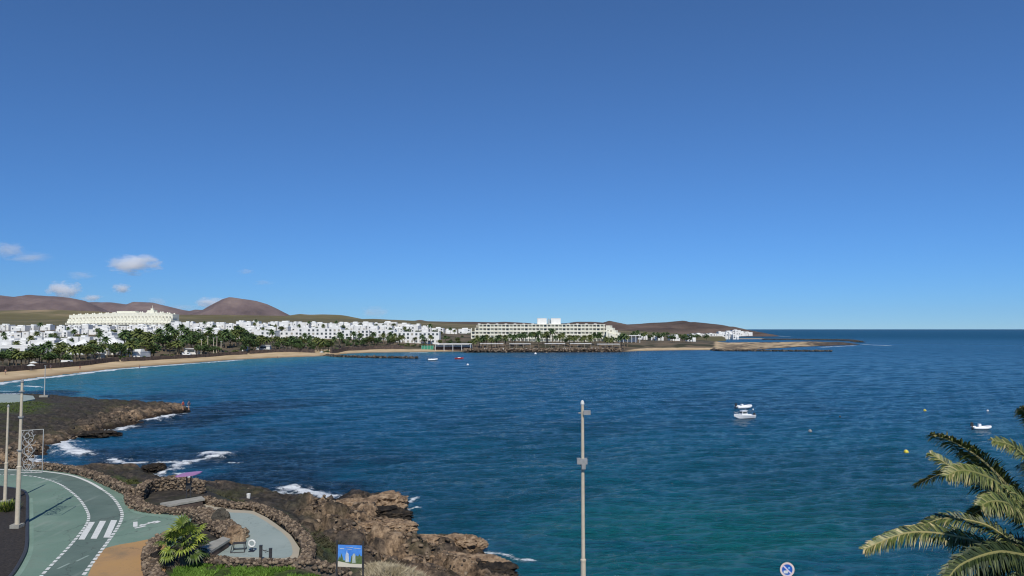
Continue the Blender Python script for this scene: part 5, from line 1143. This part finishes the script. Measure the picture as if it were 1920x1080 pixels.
# ---------------------------------------------------------------- cream terraced hotel
Y = 800; xa, xb = (124-960)/F*Y, (319-960)/F*Y; zb = Zat(609, Y); H = 23/F*Y; n = 30; W_ = xb-xa
e = empty('terraced_hotel', ((xa+xb)/2, Y+10, zb), .0); b = MB()
for k in range(n):
    t = (k+.5)/n; x = -W_/2+t*W_; hh = H*(.80+.2*min(1, t*1.9)) ; w1 = W_/n
    hh = hh if t < .9 else H*(.97-(t-.9)*1.2)
    for fl in range(5):
        z0 = hh*fl/5; b.box((x+(.12*w1 if fl % 2 else 0), 2.2*fl-6+(k % 3)*.15, z0+hh/10), (w1*.93, 10, hh/5+.02*fl))
    b.box((x, 4, hh*.5-4), (w1*1.02, 16, hh+8)); b.lathe([(w1*.30, 0), (w1*.22, .9), (.1, 1.5)], 6, (x, 1.5+3*(k % 2), hh))
b.box((W_*.27, 4, H+1.2), (7, 8, 3)); b.box((W_*.27, 4, H+3.6), (2.5, 3, 2.2)); b.tube([(W_*.27, 4, H+4), (W_*.27, 4, H+8)], .2, 5); b.box((W_*.03, 4, H+.6), (20, 8, 2.2))
b.build('wall', M['cream'], e)
for k in range(n):
    t = (k+.5)/n; x = -W_/2+t*W_
    for fl in range(3): hh = H*(.80+.2*min(1, t*1.9)); window(e, x, 2.2*fl*1.35-11.15-.0, hh*(fl*1.35)/5+hh*.105, W_/n*.5, hh*.09, kind='brown')
tag(e, 'cream terraced hotel with sawtooth roofline on the hillside at left', 'hotel', None)
# ---------------------------------------------------------------- long hotel on the shore
Y = 605; xa, xb = (884-960)/F*Y, (1168-960)/F*Y; zb = Zat(642, Y); H = Zat(608, Y)-zb; W_ = xb-xa; D_ = 14
e = empty('long_hotel', ((xa+xb)/2, Y+D_/2, zb)); b = MB(); fl_n = 5; fh = H/fl_n; nb = 40
for fl in range(fl_n):
    x0 = -W_/2+(.0 if fl < 3 else 3*(fl-2)); x1 = W_/2-(0 if fl < 1 else fl*3.6)
    b.box(((x0+x1)/2, 1+fl*.02, fl*fh+fh/2-(1.5 if fl == 0 else 0)), (x1-x0, D_-2-.02*fl, fh+(3 if fl == 0 else 0)+.001*fl))
    b.box(((x0+x1)/2, -5.6, (fl+1)*fh-.12), (x1-x0+.3, 1.5, .34))
    b.box(((x0+x1)/2, -6.33, fl*fh+.5), (x1-x0+.2, .12, .85))
b.build('wall', M['cream'], e)
for k in range(nb+1):
    xx = -W_/2+k*(W_/nb)
    top = fl_n if xx < W_/2-14.6 else max(1, int((W_/2-xx)/3.6)+1)
    if xx < -W_/2+5: top = 4
    b = MB(); b.box((xx, -5.6, top*fh/2-1), (.8, 1.4, top*fh+2-.3)); b.build('balcony_divider', M['cream'], e)
for fl in range(1, 5):
    for k in range(25):
        xx = -W_/2+(k*1.6+.5)*(W_/nb)
        if xx > W_/2-fl*3.6-2 or xx < -W_/2+3*max(0, fl-2): continue
        xx = -W_/2+(int(k*1.6)+.5)*(W_/nb); window(e, xx, -D_/2+1.95, fl*fh+fh*.48, W_/nb*.55, fh*.6, kind='dark' if k % 3 == 0 else 'brown')
for u0, u1, nm in ((1008, 1025.5, 'roof_tower'), (1034, 1052, 'roof_tower')):
    b = MB(); w_ = (u1-u0)/F*Y; b.box(((u0+u1)/2/F*Y-960/F*Y-(xa+xb)/2, 2, H+2.3), (w_, 7, 5.0)); b.box(((u0+u1)/2/F*Y-960/F*Y-(xa+xb)/2, 2, H+4.9), (w_+.2, 7.2, .2)); b.build(nm, M['white'], e)
b = MB()
for k in range(5): b.tube([(((1028+k*1.3)-960)/F*Y-(xa+xb)/2, 2, H), (((1028+k*1.3)-960)/F*Y-(xa+xb)/2, 2, H+(3.8, 4.8, 3.2, 4.4, 3.5)[k])], .22, 5)
b.build('vent_pipes', M['steel'], e)
b = MB()
for k in range(14): b.box((-W_/2+6+k*7.3, 0, H+.25), (2.6, 3, .55), 0, .7)
b.build('roof_vents', M['white'], e)
tag(e, 'long cream five storey hotel on the shore with two white roof towers', 'hotel')
# stepped wing at its right end
e = empty('stepped_wing', ((1158-960)/F*590, 596, zb-1), -.25); b = MB()
for k in range(7):
    b.box((2.2*k-6, .1*k, (H*1.0-k*1.9)/2-.8), (3.4, 14-.3*k, H-k*1.9+1.6)); b.box((2.2*k-6, -6-.9*(k % 3), (H-k*1.9)*.36), (3.0, 4, (H-k*1.9)*.7))
b.build('wall', M['cream'], e)
for k in range(7):
    for fl in range(max(1, 4-k//2)): window(e, 2.2*k-6, -8.06-.9*(k % 3) if fl < 2 else -7.1+.25*k, 1.6+fl*2.9, 1.3, 1.3, kind='brown')
tag(e, 'stepped cream wing descending at the right end of the long hotel', 'building')
e = empty('pool_pavilion', ((1180-960)/F*575, 577, fz((1180-960)/F*575, 577)-.3)); b = MB(); b.box((0, 0, 5.6), (17, 6, .5)); b.box((-1, 3, 3.2), (15, .4, 5)); b.build('roof', M['white'], e)
for k in range(6): b = MB(); b.tube([(-7.8+3.1*k, -2.8, -1), (-7.8+3.1*k, -2.8, 5.4)], .22, 6); b.build('column', M['white'], e)
tag(e, 'white open pavilion with columns right of the long hotel', 'pavilion')
for i, (u, ww) in enumerate(((922, 44), (975, 40), (1040, 38), (1088, 40), (1140, 42))):
    Yq = cY(u)+19; w_ = ww/F*Yq; e = empty('terrace_awning', ((u-960)/F*Yq, Yq, fz((u-960)/F*Yq, Yq))); b = MB(); b.box((0, 0, 3.7), (w_, 5, .3)); b.build('canopy', M['white'], e)
    for k in range(4): b = MB(); b.tube([(-w_/2+.3+k*(w_-.6)/3, -2.3, -.2), (-w_/2+.3+k*(w_-.6)/3, -2.3, 3.6)], .09, 5); b.build('post', M['shade'], e)
    tag(e, '%s white terrace awning from the left below the long hotel' % ordw(i), 'awning', 'terrace awnings below the long hotel')
# ---------------------------------------------------------------- clouds
def cloud_mat():
    m = bpy.data.materials.new('cloud'); m.use_nodes = True; t = m.node_tree; t.nodes.clear(); N = t.nodes.new; L = t.links.new
    out = N('ShaderNodeOutputMaterial'); pv = N('ShaderNodeVolumePrincipled'); pv.inputs['Color'].default_value = (1, 1, 1, 1); pv.inputs['Anisotropy'].default_value = -.15
    tc = N('ShaderNodeTexCoord'); no = N('ShaderNodeTexNoise'); no.inputs['Scale'].default_value = 1.7; no.inputs['Detail'].default_value = 9; no.inputs['Roughness'].default_value = .72
    oi = N('ShaderNodeObjectInfo'); ad = N('ShaderNodeVectorMath'); ad.operation = 'ADD'; cm = N('ShaderNodeVectorMath'); cm.operation = 'SCALE'; L(oi.outputs['Location'], cm.inputs[0]); cm.inputs['Scale'].default_value = .01
    L(tc.outputs['Object'], ad.inputs[0]); L(cm.outputs[0], ad.inputs[1]); L(ad.outputs[0], no.inputs['Vector'])
    ln = N('ShaderNodeVectorMath'); ln.operation = 'LENGTH'; L(tc.outputs['Object'], ln.inputs[0])
    m1 = N('ShaderNodeMath'); m1.operation = 'SUBTRACT'; L(no.outputs[0], m1.inputs[0]); 
    m0 = N('ShaderNodeMath'); m0.operation = 'MULTIPLY'; L(ln.outputs['Value'], m0.inputs[0]); m0.inputs[1].default_value = .40; L(m0.outputs[0], m1.inputs[1])
    mr = N('ShaderNodeMapRange'); L(m1.outputs[0], mr.inputs[0]); mr.inputs[1].default_value = .22; mr.inputs[2].default_value = .46; mr.inputs[3].default_value = 0; mr.inputs[4].default_value = .009
    L(mr.outputs[0], pv.inputs['Density']); L(pv.outputs[0], out.inputs['Volume']); return m, mr
CLM, _ = cloud_mat(); CLT, q = cloud_mat(); CLT.name = 'thin_cloud'; q.inputs[4].default_value = .0022
YC = 17500
for i, (u, v, w_, h, thin, l) in enumerate(((252, 495, 58, 24, 0, 'grey white cloud floating above the cream hotel'), (14, 468, 44, 20, 1, 'faint grey cloud at the left edge of the sky'), (55, 483, 60, 14, 1, 'thin flat grey veil right of the leftmost cloud'), (120, 543, 32, 22, 0, 'bright white puffy cloud over the left mountain'),
    (172, 559, 24, 9, 0, 'small white cloud touching the left mountain ridge'), (228, 541, 21, 13, 0, 'small round white cloud between the hotel and the grey cloud'), (150, 516, 34, 10, 1, 'thin smear of cloud above the puffy white one'), (398, 568, 40, 14, 0, 'white cloud behind the left shoulder of the cone mountain'), (340, 577, 50, 9, 1, 'pale low cloud over the saddle left of the cone'), (295, 566, 24, 12, 1, 'pale cloud over the middle mountain'),
    (703, 585, 34, 15, 1, 'soft pale cloud low over the middle of town'), (461, 509, 18, 8, 1, 'tiny faint cloud above the cone mountain'), (492, 530, 26, 6, 1, 'tiny flat faint cloud right above the cone mountain'))):
    z = Zat(v, YC); me = bpy.data.meshes.new('cloud'); me.from_pydata(ICO2[0].tolist(), [], ICO2[1].tolist()); me.update()
    o = link('cloud', me, None, CLT if thin else CLM); s = YC/F; o.location = (X(u, YC, z), YC, z); o.scale = (w_*s*1.08, h*s*1.6, h*s*1.0); tag(o, l, 'cloud', 'small clouds low in the sky')
# ---------------------------------------------------------------- haze
hm = bpy.data.materials.new('haze'); hm.use_nodes = True; t = hm.node_tree; t.nodes.clear()
out = t.nodes.new('ShaderNodeOutputMaterial'); pv = t.nodes.new('ShaderNodeVolumePrincipled'); pv.inputs['Color'].default_value = (.62, .78, 1, 1); pv.inputs['Density'].default_value = 1.0e-5
t.links.new(pv.outputs[0], out.inputs['Volume'])
mb = MB(); mb.box((0, 7600, 200), (44000, 15600, 480)); z0 = -40
o = mb.build('haze', hm); tag(o, 'thin blue air haze over the bay', 'haze', kind='stuff')
